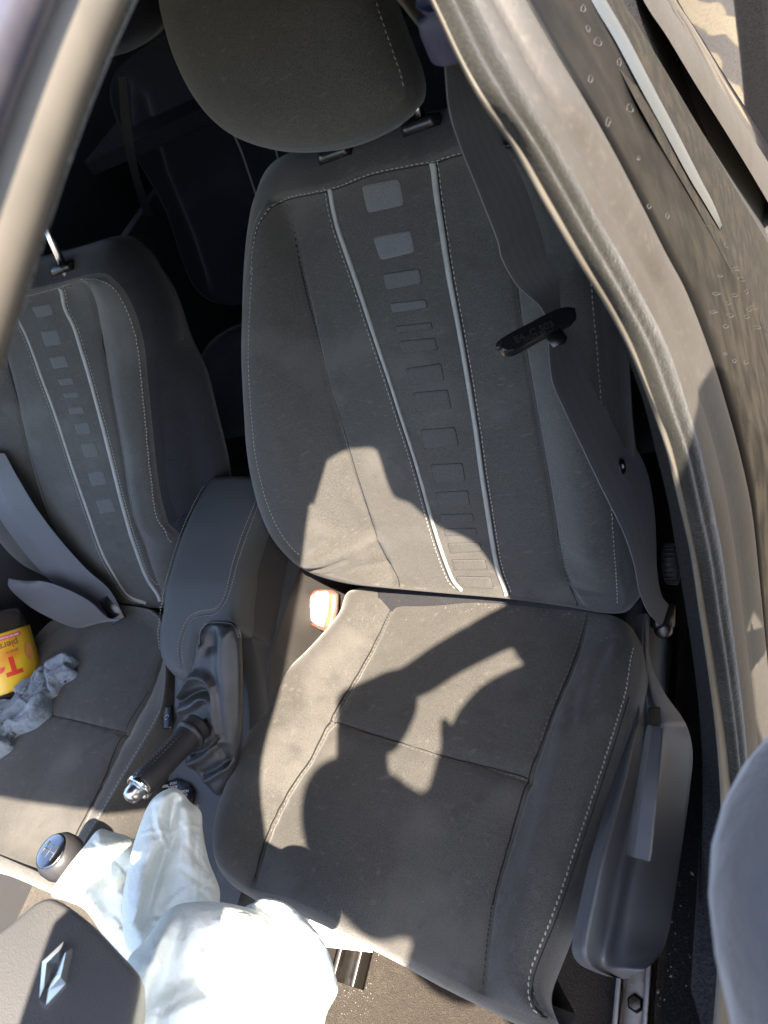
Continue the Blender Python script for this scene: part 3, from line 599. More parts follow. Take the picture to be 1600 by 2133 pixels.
mb = MB(); q = [fx(x, y, .2985) for x, y in ((1350, 1474), (1372, 1472), (1373, 1506), (1351, 1508))]; mb.prism(q, (.003, -.001, .001)); mb.out('lever_slot', mat('slot', (.003, .003, .003), .9), drv)
# worn scuff on the cover's front end
mb = MB(); q = [fx(x, y, .3135) for x, y in ((1333, 1962), (1352, 1966), (1366, 1978), (1362, 1992), (1346, 2005), (1336, 2008), (1341, 1990), (1336, 1975))]
# recline wheel
mb = MB(); wc = fx(1386, 1175, .268); mb.lathe(wc, (1, 0, 0), [(.020, 0), (.032, .0), (.033, .012), (.028, .020), (.01, .022)], 32); mb.out('recline_wheel', plastic, drv)
mb = MB()
for k in range(24):
    th = k*2*math.pi/24; mb.box(wc+A3([.010, .034*math.cos(th), .034*math.sin(th)]), ((1, 0, 0), (0, math.cos(th), math.sin(th)), (0, -math.sin(th), math.cos(th))), (.008, .0012, .0016))
o = mb.out('wheel_ribs', plastic, drv)
# seat side frame and rails
mb = MB(); mb.box((.250, -.15, -.14), ((1, 0, 0), (0, 1, 0), (0, 0, 1)), (.012, .24, .10)); mb.out('side_frame', plastic, drv)
for xx in (.235, -.235):
    r_ = thing('seat_rail', (xx, -.2, -.335), 'steel seat runner bolted to the floor under the driver seat, ' + ('on the door side' if xx > 0 else 'on the console side'), 'seat rail', 'seat runners')
    a = MB(); a.box((xx-.02, -.22, -.31), ((1, 0, 0), (0, 1, 0), (0, 0, 1)), (.004, .34, .018)); a.box((xx+.02, -.22, -.31), ((1, 0, 0), (0, 1, 0), (0, 0, 1)), (.004, .34, .018)); a.box((xx, -.22, -.328), ((1, 0, 0), (0, 1, 0), (0, 0, 1)), (.024, .34, .004)); a.out('channel', steel, r_)
    a = MB(); a.lathe((xx, -.47, -.324), (0, 0, 1), [(.012, 0), (.012, .008), (.009, .011), (.003, .012)], 6); sharp(a.out('bolt', steel, r_))

# ================================================================== passenger seat
pas = thing('passenger_seat', (-.74, 0, -.35), 'black fabric passenger seat with grey piping on the far side of the console', 'car seat')
pout = [(335, 1262), (352, 1205), (372, 1125), (345, 1090), (325, 1010), (312, 900), (302, 800), (292, 710), (270, 640), (240, 594), (205, 577), (125, 596), (30, 618), (-30, 640), (-60, 720), (-70, 850), (-60, 980), (-20, 1090), (60, 1180), (180, 1235), (270, 1258)]
psl = [(-10, 660), (40, 840), (90, 1030), (150, 1180), (215, 1245)]
psr = [(183, 582), (215, 720), (245, 860), (262, 960), (285, 1080), (320, 1190), (345, 1250)]
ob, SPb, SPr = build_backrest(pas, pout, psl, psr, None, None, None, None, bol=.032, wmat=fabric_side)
pas_tree = bvh(ob)
# deepen the side panel: the wrap shows as the dark flank between stitching and outline
ppl = [(28, 626), (34, 655), (58, 705), (80, 765), (104, 830), (128, 900), (152, 975), (176, 1045), (200, 1115), (228, 1180), (262, 1235), (305, 1257)]
ppr = [(125, 600), (135, 640), (156, 685), (176, 750), (196, 820), (216, 895), (236, 975), (256, 1055), (278, 1130), (304, 1200), (333, 1252)]
ribbon('piping', SPb, SPb.hits(ppl), .0055, piping, pas); ribbon('piping', SPb, SPb.hits(ppr), .0065, piping, pas)
pst = [(30, 618), (80, 607), (135, 592), (170, 577), (205, 577), (240, 594), (268, 640), (290, 710), (300, 800), (308, 880), (318, 980), (330, 1070), (352, 1110), (368, 1126)]
stitches('stitching', SPb, [SPb.hits([(x-4, y+5) for x, y in pst]), SPb.hits(in_(ppl, -7, 2)), SPb.hits(in_(ppr, 7, -1))], thread, pas)
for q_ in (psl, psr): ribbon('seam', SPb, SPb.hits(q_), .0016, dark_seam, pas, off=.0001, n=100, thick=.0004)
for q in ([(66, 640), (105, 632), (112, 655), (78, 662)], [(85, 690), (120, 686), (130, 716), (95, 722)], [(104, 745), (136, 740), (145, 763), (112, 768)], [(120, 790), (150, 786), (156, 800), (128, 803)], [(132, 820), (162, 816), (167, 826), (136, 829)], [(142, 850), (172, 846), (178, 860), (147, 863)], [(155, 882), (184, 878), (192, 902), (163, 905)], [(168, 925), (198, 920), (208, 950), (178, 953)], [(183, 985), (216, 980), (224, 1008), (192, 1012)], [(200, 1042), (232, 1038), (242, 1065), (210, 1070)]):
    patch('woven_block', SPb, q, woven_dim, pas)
# outer flank of the passenger backrest towards the console
Sx = Surf((0, 0, 0), (1, 0, 0), (0, math.sin(RC), math.cos(RC)))
pp = [(372, 1125), (352, 1110), (330, 1070), (312, 940), (302, 800), (290, 705), (262, 632), (235, 592), (205, 577), (170, 580)]
p2 = [(490, 1130), (486, 1040), (478, 960), (452, 850), (432, 770), (400, 700), (365, 600), (320, 545), (250, 525), (175, 530)]
a_ = A3([onpl(x, y, SPr.O+SPr.N*.018, SPr.N) for x, y in pp]); b_ = A3([onpl(x, y, SPr.O-SPr.N*.10, SPr.N) for x, y in p2])
mid = [(a*.5+b*.5)+SPr.U*.012 for a, b in zip(a_, b_)]
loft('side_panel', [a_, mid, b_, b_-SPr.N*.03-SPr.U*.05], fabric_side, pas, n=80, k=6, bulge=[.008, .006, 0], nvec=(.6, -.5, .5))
posts(SPr, pas_tree, [(134, 560), (52, 577)], pas)
hm = MB(); c = onpl(95, 560, SPr.O-SPr.N*.02, SPr.N)+SPr.V*.29
Sh2 = Surf(c+SPr.N*.03, (1, 0, 0), (0, math.sin(RC), math.cos(RC)), lambda uv: .03*np.clip(1-(uv[:, 0]/.16)**2-(uv[:, 1]/.14)**2, 0, 1)+.02)
th = np.linspace(0, 2*math.pi, 25)[:-1]; pillow('headrest', Sh2, [(.13*np.sign(math.cos(t))*abs(math.cos(t))**.7, .10*np.sign(math.sin(t))*abs(math.sin(t))**.7) for t in th], fabric_head, pas, R=.04, wrap=[(.01, .02), (.01, .06), (-.03, .09)], nr=20, nc=80)
pco = [(335, 1478), (300, 1545), (262, 1610), (215, 1690), (178, 1752), (160, 1800), (120, 1830), (60, 1808), (-20, 1775), (-120, 1740), (-160, 1640), (-130, 1520), (-60, 1440), (0, 1392), (60, 1338), (112, 1290), (180, 1262), (270, 1262), (330, 1285), (345, 1380)]
pcl = [(60, 1340), (0, 1400), (-60, 1470), (-120, 1600)]; pcr = [(352, 1330), (310, 1440), (262, 1530), (218, 1620), (170, 1715), (130, 1800)]
pcross = [(-40, 1470), (40, 1478), (105, 1490), (180, 1507), (265, 1528)]
ob, SPc = build_cushion(pas, pco, [pcross], pcl, pcr, bol=.012, ho=.03-.01, x0=0, R=.03, wrap=[(.004, .006), (.012, .03), (.014, .07), (.0, .12), (-.04, .16)])
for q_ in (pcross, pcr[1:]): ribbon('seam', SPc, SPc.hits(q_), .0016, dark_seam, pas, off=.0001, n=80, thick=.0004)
stitches('stitching', SPc, [SPc.hits([(331, 1484), (298, 1544), (258, 1610), (212, 1690), (178, 1748), (162, 1785)])], thread, pas)

# ================================================================== rear seat
rear = thing('rear_seat', (-.36, 1.0, -.35), 'dark fabric rear bench seat in deep shade behind the front seats', 'car seat')
SR = Surf((-.36, .98, .05), (1, 0, 0), (0, .3, .95))
gr = [cr(SR.pl(p), 10) for p in ([(250, 180), (262, 300), (300, 450), (345, 600)], [(285, 215), (330, 370), (400, 540), (470, 800)])]
def HR(uv):
    h = .02*np.cos(uv[:, 0]*6)
    for k, g_ in enumerate(gr):
        d, _ = dseg(uv, g_); h = h-.02*np.exp(-(d/.02)**2)
    return h
SR.H = HR
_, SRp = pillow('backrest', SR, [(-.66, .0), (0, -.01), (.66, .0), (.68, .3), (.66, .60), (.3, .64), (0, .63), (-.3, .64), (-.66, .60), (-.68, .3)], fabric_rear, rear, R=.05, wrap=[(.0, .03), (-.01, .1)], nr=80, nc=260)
for p in ([(488, 280), (505, 320), (522, 370), (540, 425)], [(572, 300), (580, 330), (584, 352)], [(380, 60), (440, 170), (488, 280)]):
    q = SRp.hits(p); ribbon('piping', SRp, q, .006, piping, rear, n=30)
SRc = Surf((-.36, .70, .0), (1, 0, 0), (0, 1, -.1), lambda uv: .02*np.cos(uv[:, 0]*6))
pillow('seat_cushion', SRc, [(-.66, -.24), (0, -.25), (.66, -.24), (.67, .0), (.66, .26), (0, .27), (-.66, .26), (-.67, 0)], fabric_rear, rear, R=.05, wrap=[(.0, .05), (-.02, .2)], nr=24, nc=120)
for xx in (-.85, -.36, .13):
    Sq = Surf((xx, 1.13, .78), (1, 0, 0), (0, .3, .95), lambda uv: .03*np.clip(1-(uv[:, 0]/.16)**2-(uv[:, 1]/.14)**2, 0, 1)+.02)
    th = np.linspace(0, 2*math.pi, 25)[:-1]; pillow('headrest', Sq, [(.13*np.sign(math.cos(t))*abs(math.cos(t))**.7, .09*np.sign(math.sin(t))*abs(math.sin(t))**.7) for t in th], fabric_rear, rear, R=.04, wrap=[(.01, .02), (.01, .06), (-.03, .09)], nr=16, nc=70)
rb = thing('rear_seat_belt', SR.P(SR.hit(300, 400)[None])[0], 'dark seat belt hanging in front of the rear bench seat', 'seat belt')
L_ = [fy(x, y, .80) for x, y in ((246, 160), (255, 280), (275, 370), (300, 450))]; R_ = [fy(x, y, .84) for x, y in ((262, 160), (275, 270), (292, 370), (320, 450))]
loft('webbing', [L_, R_], webbing, rb, n=30, k=3)

# ================================================================== centre console
con = thing('centre_console', (-.38, -.15, -.35), 'black centre console with stitched leather armrest between the front seats', 'centre console')
def zarm(uv):
    y = uv[:, 1]; return .195+.012*np.sin(np.clip((y+.2)/.4, 0, 1)*math.pi)-.30*np.clip(-.07-y, 0, 1)**1.25
SA = Surf((0, 0, 0), (1, 0, 0), (0, 1, 0), lambda uv: zarm(uv))
apx = [(448, 986), (430, 1000), (400, 1050), (372, 1112), (349, 1185), (334, 1255), (325, 1320), (327, 1362), (343, 1390), (378, 1408), (400, 1385), (410, 1345), (419, 1312), (440, 1297), (475, 1300), (490, 1290), (497, 1220), (510, 1150), (530, 1090), (560, 1035), (575, 1000), (540, 985)]
auv = SA.hits(apx); H0 = zarm
dbl = SA.hits([(556, 1003), (530, 1060), (508, 1115), (490, 1170), (478, 1220), (468, 1250), (450, 1272), (420, 1278), (398, 1288), (383, 1315), (375, 1350), (378, 1388)])
dc = cr(dbl, 30)
SA.H = lambda uv: zarm(uv)-.0022*np.exp(-(dseg(uv, dc)[0]/.003)**2)
def pillow_abs(name, S, out, m, parent, R, wrap, **k):
    """pad whose rim follows the surface height instead of one plane"""
    H = S.H; drop = k.pop('drop', .02)
    O = closed(out, 300); cl = np.vstack([O, O[:1]])
    S3 = Surf(S.O, S.U, S.V, lambda uv: H(uv)-drop*(1-np.sqrt(np.clip(1-(1-np.clip(dseg(uv, cl)[0]/R, 0, 1))**2, 0, 1))))
    nr, nc_ = k.get('nr', 60), 300; c = A3(k['ctr']) if 'ctr' in k else O.mean(0)
    area = .5*np.sum(O[:, 0]*np.roll(O[:, 1], -1)-O[:, 1]*np.roll(O[:, 0], -1)); O = O if area > 0 else O[::-1]
    rs = np.linspace(0, 1, nr+1)[1:]; UV = (c+(O[None]-c)*rs[:, None, None]).reshape(-1, 2); UV = np.vstack([UV, c[None]])
    hh = S3.H(UV); hh[(nr-1)*nc_:nr*nc_] = H(O)-drop
    P = [S3.P(UV, 0, hh)]; F = [(nr*nc_, j, (j+1) % nc_) for j in range(nc_)]+[(a, b, c2, d) for a, b, c2, d in [(i*nc_+j, (i+1)*nc_+j, (i+1)*nc_+(j+1) % nc_, i*nc_+(j+1) % nc_) for i in range(nr-1) for j in range(nc_)]]
    T = np.roll(O, -1, 0)-np.roll(O, 1, 0); NN = np.stack([T[:, 1], -T[:, 0]], 1); NN /= np.linalg.norm(NN, axis=1)[:, None]; last = (nr-1)*nc_; n = len(UV); UU = [UV]
    for o_, b_ in wrap:
        q = O+NN*o_; P.append(S3.P(q, 0, H(O)-drop-b_)); UU.append(q); F += [(last+j, n+j, n+(j+1) % nc_, last+(j+1) % nc_) for j in range(nc_)]; last = n; n += nc_
    F.append(tuple(last+j for j in range(nc_))[::-1])
    return mesh(name, np.vstack(P), F, m, parent, np.vstack(UU)), S3
arm, SA2 = pillow_abs('armrest', SA, auv, armleather, con, .022, [(.002, .01), (.002, .03), (-.006, .045)], ctr=SA.hit(425, 1190), drop=.016)
nn_ = lambda p, d: p+d
T = np.gradient(dc, axis=0); T /= np.linalg.norm(T, axis=1)[:, None]; NN = np.stack([-T[:, 1], T[:, 0]], 1)
edge = SA2.hits([(443, 992), (420, 1020), (398, 1062), (374, 1118), (352, 1188), (337, 1258), (330, 1318), (333, 1356)])
stitches('stitching', SA2, [dc+NN*.0045, dc-NN*.0045, edge], thread, arm, step=.0052, dash=.0034, r=.0005)
# console body: flank beside the driver seat, rounded up to the armrest
flk = [(575, 1010), (548, 1060), (525, 1120), (508, 1190), (497, 1250), (490, 1296)]
up_ = A3([SA2.P(SA2.hit(x, y)[None])[0]+A3([.002, 0, -.028]) for x, y in flk])
up_ = np.vstack([up_, [(-.305, -.14, .13), (-.285, -.22, .075), (-.28, -.32, .02), (-.29, -.45, -.04), (-.29, -.60, -.06)]])
dn = up_.copy(); dn[:, 2] = -.12; dn[:, 0] = -.275; dn2 = dn.copy(); dn2[:, 2] = -.34
loft('side_wall', [up_+A3([-.03, 0, .01]), up_, up_*.5+dn*.5+A3([.008, 0, 0]), dn, dn2], glove_red, con, n=80, k=5, bulge=[.004, .006, 0, 0], nvec=(1, 0, .3))
lw = up_.copy(); lw[:, 0] = -.49-(up_[:, 0]+.30)*.2; lw2 = lw.copy(); lw2[:, 2] = -.34
loft('side_wall', [lw+A3([.03, 0, .0]), lw, lw2], plastic_grey, con, n=60, k=4)
# tray around the handbrake
top = [(-.49, .05, .12), (-.49, -.15, .10), (-.49, -.25, .055), (-.48, -.36, .02), (-.47, -.50, .0), (-.46, -.75, .01)]
tr2 = [(-.28, .05, .12), (-.285, -.15, .10), (-.28, -.25, .055), (-.28, -.36, .015), (-.285, -.50, -.02), (-.29, -.75, -.01)]
loft('top_tray', [top, [A3(a)*.5+A3(b)*.5-A3([0, 0, .004]) for a, b in zip(top, tr2)], tr2], plastic_grey, con, n=80, k=8)
tray = lambda x, y: onpl(x, y, (-.38, -.36, .018), nrm((0, -.12, 1)))
q = [tray(x, y) for x, y in ((350, 1632), (372, 1622), (398, 1634), (408, 1650), (402, 1680), (370, 1690), (340, 1665))]
bp = MB(); bp.prism(q, (0, 0, .006)); btn = bp.out('button_panel', plastic_blk, con)
for (x, y, s_, b_) in ((366, 1638, 'ROUTE\nNAVI', 0), (389, 1655, 'DEST\nHOME', 0), (350, 1640, 'MAP', 0)):
    X = -nrm(tray(x+20, y-3)-tray(x, y)); Y = -nrm(tray(x, y-20)-tray(x, y)); 
    text('lettering', s_, tray(x, y)+A3([0, 0, .007]), X, -Y if np.cross(X, Y)[2] < 0 else Y, .0065, symbol, btn, .0003)
q = [tray(x, y) for x, y in ((363, 1490), (382, 1486), (384, 1530), (364, 1532))]
bp = MB(); bp.prism([p+A3([0, 0, .03]) for p in q], (0, 0, .004)); b2 = bp.out('console_button', plastic_blk, con)
c = sum(q)/4+A3([-.0, 0, .0345]); rg = [c+A3([.004*math.cos(t), .004*math.sin(t), 0]) for t in np.linspace(.6, 5.6, 16)]
r_ = MB(); r_.tube(rg, .0005, 5); r_.out('symbol', symbol, b2)
# gaiter: soft leather over the handbrake
SG = Surf(fx(440, 1480, -.33), (.96, 0, .25), nrm(np.cross(np.cross((.96, 0, .25), nrm(CAM-fx(440, 1480, -.33))), (.96, 0, .25))))
SG = Surf(fx(440, 1480, -.335), (1, 0, 0), (0, .80, .60))
if SG.N[2] < 0: SG.N = -SG.N
gp = [(424, 1306), (440, 1300), (470, 1300), (490, 1308), (497, 1340), (500, 1420), (500, 1500), (496, 1560), (484, 1610), (463, 1656), (440, 1640), (418, 1612), (398, 1596), (388, 1570), (412, 1530), (392, 1505), (376, 1490), (374, 1462), (378, 1436), (396, 1405), (410, 1370), (416, 1330)]
folds = [([(378, 1448), (392, 1420), (415, 1408), (436, 1412), (452, 1432), (458, 1470), (462, 1520)], .0075, .013), ([(376, 1462), (400, 1446), (425, 1440), (444, 1452)], .005, -.010), ([(380, 1478), (402, 1470), (430, 1452), (448, 1466), (452, 1500)], .006, .009),
         ([(400, 1590), (430, 1575), (452, 1552), (468, 1540)], .006, .010), ([(405, 1570), (430, 1560), (455, 1538)], .005, -.008), ([(425, 1612), (450, 1600), (475, 1580)], .006, -.009), ([(430, 1626), (455, 1612), (480, 1596)], .005, .007),
         ([(470, 1330), (466, 1390), (474, 1450), (480, 1540)], .013, .006), ([(487, 1340), (489, 1420), (490, 1520)], .006, -.004), ([(437, 1318), (440, 1345)], .012, -.010), ([(452, 1520), (458, 1560), (470, 1590)], .006, -.010), ([(418, 1350), (405, 1400)], .008, .005), ([(392, 1510), (420, 1500), (446, 1490)], .006, .006)]
fg = [(cr(SG.pl(p, .01), 18), w_, a_) for p, w_, a_ in folds]
gc = SG.pl(gp).mean(0)
def HG(uv):
    h = .014+0*uv[:, 0]
    for p, w_, a_ in fg: h = h+a_*np.exp(-(dseg(uv, p)[0]/w_)**2)
    return h
SG.H = HG
pillow('gaiter', SG, SG.pl(gp), leather, con, R=.022, hedge=0, wrap=[(.0, .006), (-.006, .014), (-.014, .018)], nr=90, nc=300, ctr=SG.uv(446, 1460))
# rim round the gaiter opening
rimp = [(415, 1345), (418, 1318), (434, 1298), (465, 1296), (488, 1302), (499, 1330)]
MB().tube(cr([SG.P(SG.uv(x, y, .02)[None], 0, A3([.02]))[0] for x, y in rimp], 40), .0022, 8).out('gaiter_rim', plastic_blk, con)
satin = mat('satin_button', (.75, .75, .76), .28, metal=1)
hb = thing('handbrake_lever', fx(345, 1580, -.345), 'black leather handbrake lever with stitched grip and chrome button', 'handbrake')
a = fx(397, 1530, -.34); b = fx(290, 1640, -.35)
ax = nrm(b-a); pts = [a-ax*.02, a, a+(b-a)*.3, a+(b-a)*.7, b-ax*.012, b]
mb = MB(); mb.tube(cr(pts, 40), np.interp(np.linspace(0, 1, 40), [0, .12, .5, .9, 1], [.0225, .0215, .0195, .0205, .019]), 28); gr_ = mb.out('grip', leather, hb)
cv = nrm(CAM-(a+b)/2); sv = nrm(np.cross(ax, cv)); sv = sv if sv@CU > 0 else -sv
class Tub:  # little surface on the grip for its stitching
    N = nrm(cv*.75+sv*.65)
    def __init__(s, d): s.d = d
    def P(s, uv, off=0, h=None):
        uv = np.atleast_2d(uv); L = uv[:, :1]; return a+ax*L+s.N*(.0205+off)+nrm(np.cross(ax, s.N))*uv[:, 1:]
for dd in (-.004, .004):
    TT = Tub(0); stitches('stitching', TT, [A3([(0.0, dd), (np.linalg.norm(b-a)*.93, dd)])], thread, gr_, step=.0055, dash=.0035, r=.0005, off=-.0002)
MB().lathe(b, ax, [(.0195, -.006), (.0208, -.004), (.0208, .001), (.0195, .0035), (.0160, .004), (.0155, .001)], 32).out('chrome_collar', chrome, hb)
MB().lathe(b, ax, [(.0135, -.002), (.0138, .008), (.0130, .015), (.0105, .020), (.006, .0225), (.001, .0232)], 28).out('button', satin, hb)
mb = MB(); mb.tube([a-ax*.006, a-ax*.002, a+ax*.002, a+ax*.005], [.022, .0260, .0260, .022], 28); mb.out('gaiter_collar', leather, hb)
# gear lever
kc = fz(122, 1782, .19); gl_ = thing('gear_lever', kc-A3([0, 0, .17]), 'black gear knob with round chrome cap beside the airbag', 'gear lever')
kn = nrm(nrm(CAM-kc)*.6+nrm((-.4, -.1, .9))*.6+CU*.35-CR*.25)
MB().lathe(kc-kn*.03, kn, [(.010, -.02), (.020, -.012), (.029, .004), (.033, .020), (.032, .034), (.027, .043), (.024, .045)], 40).out('knob', leather, gl_)
MB().lathe(kc-kn*.03, kn, [(.0235, .043), (.0245, .0465), (.0225, .0475), (.012, .0485), (.002, .0488)], 40).out('chrome_cap', mat('smoked_chrome', (.30, .30, .31), .2, metal=1), gl_)
xx = nrm(np.cross(kn, (0, 0, 1))); yy = np.cross(kn, xx); mb = MB()
for p_, q_ in (((-.012, -.010), (-.012, .010)), ((0, -.010), (0, .010)), ((.012, -.010), (.012, .010)), ((-.012, 0), (.012, 0))):
    mb.tube([kc+kn*.0187+xx*p_[0]+yy*p_[1], kc+kn*.0187+xx*q_[0]+yy*q_[1]], .0009, 6)
mb.out('shift_pattern', mat('etched', (.05, .05, .05), .5), gl_)
MB().tube([kc-kn*.03, kc-kn*.10], .008, 12).out('shaft', steel, gl_)
MB().lathe(kc-kn*.18, kn, [(.07, -.02), (.06, .02), (.04, .06), (.02, .10), (.012, .12)], 24).out('gear_gaiter', leather, gl_)
# front end of the console, tunnel
slab('tunnel', (-.38, -.85, -.15), (.11, .42, .13), plastic_grey, con, bev=.4)

# ================================================================== buckle
bk = fx(675, 1272, -.272); bu = thing('seat_belt_buckle', bk, 'pale sunlit seat belt buckle with red release beside the seat cushion', 'buckle')
bn = nrm(nrm(CAM-bk)*.8+A3([-.1, -.1, .3])); bx = nrm(CR*1+CU*.05); bx = nrm(bx-bn*(bx@bn)); by = np.cross(bn, bx)
dK = np.linalg.norm(bk-CAM)/FPX*1.04
def lp(pts, off, c=bk): return [c+bx*(x-675)*dK+by*(1272-y)*dK+bn*off for x, y in pts]
mb = MB(); mb.prism(lp([(650, 1240), (664, 1231), (690, 1232), (704, 1240), (702, 1272), (692, 1306), (682, 1316), (662, 1308), (647, 1296), (645, 1262)], -.022), bn*.024); mb.out('body', mat('buckle_body', (.09, .075, .07), .5), bu)
mb = MB(); mb.prism(lp([(651, 1242), (663, 1234), (682, 1234), (686, 1238), (684, 1270), (674, 1303), (662, 1300), (649, 1290), (647, 1264)], .001), bn*.004); mb.out('face_plate', buckle_w, bu)
mb = MB(); mb.prism(lp([(687, 1238), (700, 1242), (699, 1266), (690, 1304), (677, 1305), (684, 1274)], .001), bn*.002); rb_ = mb.out('release_button', mat('button_pale', (.50, .12, .06), .4), bu)
text('lettering', 'PRESS', lp([(689, 1272)], .0036)[0], -by*1+bx*.16, bx, .013, buckle_r, bu, .0003)
loopp = lp([(651, 1240), (664, 1232), (700, 1238), (701, 1266), (690, 1306), (662, 1303), (648, 1292), (646, 1264), (651, 1240)], .0035)
MB().tube(cr(loopp, 60), .0009, 6).out('edge_line', buckle_r, bu)
MB().box(bk-bn*.02-A3([0, -.01, .08]), (bx, by, bn), (.012, .05, .004)).out('stalk', plastic_blk, bu)

# ================================================================== driver belt
def belt(name, rows, label, group=None, n=140, m=webbing, curl=0):
    p = world = A3([fx(r[0], r[1], r[4]) for r in rows]); q = A3([fx(r[2], r[3], r[5]) for r in rows])
    t = thing(name, p.mean(0), label, 'seat belt', group); a = cr(p, n); b = cr(q, n); cols = []; k = 9
    L = np.r_[0, np.cumsum(np.linalg.norm(np.diff((a+b)/2, axis=0), axis=1))]
    for s in (1, -1):
        rng_ = range(k) if s == 1 else range(k-1, -1, -1)
        for j in rng_:
            u_ = j/(k-1); c = a*(1-u_)+b*u_; nvv = np.cross(np.gradient(c, axis=0), b-a); nvv /= np.linalg.norm(nvv, axis=1)[:, None]+1e-9
            nvv *= np.sign((nvv*(CAM-c)).sum(1))[:, None]
            cols.append(c+nvv*(s*.0006+curl*math.sin(math.pi*u_)))
    V = np.stack(cols, 1).reshape(-1, 3); U_ = np.tile(np.r_[np.linspace(0, .048, k), np.linspace(.048, 0, k)], n); uv = np.stack([U_, np.repeat(L, 2*k)], 1)
    sharp(mesh('webbing', V, gridf(n, 2*k, wrap=True), m, t, uv), 50); return t
B_ = [(905, 40, 955, 20, .305, .310), (925, 125, 975, 108, .298, .304), (935, 225, 1012, 200, .288, .300), (957, 300, 1040, 285, .278, .292), (997, 400, 1090, 380, .268, .284), (1036, 500, 1124, 478, .258, .276), (1046, 540, 1140, 535, .255, .272), (1078, 595, 1162, 585, .252, .268), (1122, 635, 1166, 625, .255, .262), (1138, 662, 1168, 655, .256, .262)]
bt = belt('driver_seat_belt', B_, 'black driver seat belt with tongue hanging twisted over the seat bolster', curl=-.0015)
B2 = [(1142, 672, 1166, 664, .256, .262), (1142, 705, 1188, 690, .256, .264), (1145, 755, 1218, 725, .256, .270), (1152, 800, 1242, 780, .260, .274), (1176, 855, 1272, 850, .268, .280), (1214, 935, 1322, 930, .277, .290), (1250, 1010, 1348, 985, .284, .297), (1276, 1062, 1362, 1060, .288, .300), (1300, 1112, 1366, 1125, .291, .300), (1320, 1172, 1368, 1185, .292, .300), (1332, 1232, 1378, 1240, .290, .298), (1350, 1275, 1402, 1272, .287, .293), (1372, 1300, 1400, 1302, .284, .288)]
b2 = belt('tmp', B2, 'x', curl=.001); ch_ = b2.children[0]; w0 = world_loc(b2); ch_.parent = bt; ch_.location = Vector(w0)-bt.location; bpy.data.objects.remove(b2)
# tongue plate
tc_ = fx(1118, 690, .262); tn = nrm(nrm(CAM-tc_)+CU*.55); tx = nrm(CR*.93+CU*.38); tx = nrm(tx-tn*(tx@tn)); ty = np.cross(tn, tx)
dT = np.linalg.norm(tc_-CAM)/FPX
tp = lambda x, y, o=0: tc_+tx*x*dT+ty*y*dT+tn*o
prof = [(-82, -2), (-76, 8), (-50, 13), (0, 17), (40, 20), (70, 17), (84, 6), (82, -6), (66, -14), (30, -16), (0, -18), (-30, -22), (-60, -24), (-74, -20), (-82, -10)]
mb = MB(); mb.prism([tp(x, y, -.006) for x, y in prof], tn*.012); tg = sharp(mb.out('tongue', plastic_blk, bt), 40)
mb = MB(); mb.tube(cr([tp(x, y, .0) for x, y in [(-82, -2), (-76, 8), (-50, 13), (0, 17), (40, 20), (70, 17), (84, 6)]], 40), .0035, 10); mb.out('tongue_edge', plastic_blk, tg)
gsym = mat('tongue_marks', (.022, .022, .024), .5)
text('lettering', 'E4  C 503', tp(-8, -6, .0066), tx, ty, .011, gsym, tg, .0002); text('lettering', '052140', tp(-10, -14, .0066), tx, ty, .008, gsym, tg, .0002)
MB().prism([tp(x, y, -.004) for x, y in ((10, -12), (45, -12), (48, -38), (40, -46), (14, -46))], tn*.003).out('metal_blade', mat('dark_steel', (.1, .1, .1), .35, metal=1), tg)
bc = fx(1292, 972, .2875); bnn = nrm(np.cross(fx(1250, 1010, .284)-fx(1348, 985, .297), fx(1214, 935, .277)-fx(1300, 1112, .291))); bnn *= np.sign(bnn@(CAM-bc))
bb = MB().lathe(bc, bnn, [(.0100, 0), (.0105, .002), (.009, .0042), (.006, .0040), (.005, .0030)], 28).out('stop_button', plastic_blk, bt)
MB().lathe(bc+bnn*.003, bnn, [(.0028, 0), (.0028, .0012), (.001, .0013)], 16).out('button_centre', buckle_w, bb)
an = fx(1382, 1312, .286); anp = MB().lathe(an, nrm(CAM-an), [(.013, -.01), (.014, 0), (.010, .005), (.004, .006)], 24).out('anchor_bolt', steel, bt)
MB().box(an+A3([0, .02, .01]), (CR, CU, CF), (.018, .022, .008), .5).out('anchor_cover', plastic_blk, bt)
# D-ring cover and height slider on the pillar
bl = mat('guide_plastic', (.04, .045, .09), .5)
a = fx(925, 62, .31); MB().tube(cr([fx(895, -40, .312), fx(908, 30, .31), fx(930, 80, .308), fx(950, 118, .306)], 20), np.interp(np.linspace(0, 1, 20), [0, .5, .9, 1], [.010, .016, .018, .010]), 16, flat=.6).out('belt_guide', bl, bt)
MB().box(fx(858, 12, .22), (nrm(fx(888, 48, .22)-fx(828, -30, .22)), CU, CF), (.045, .010, .006), .5).out('belt_height_slider', lip, bt)

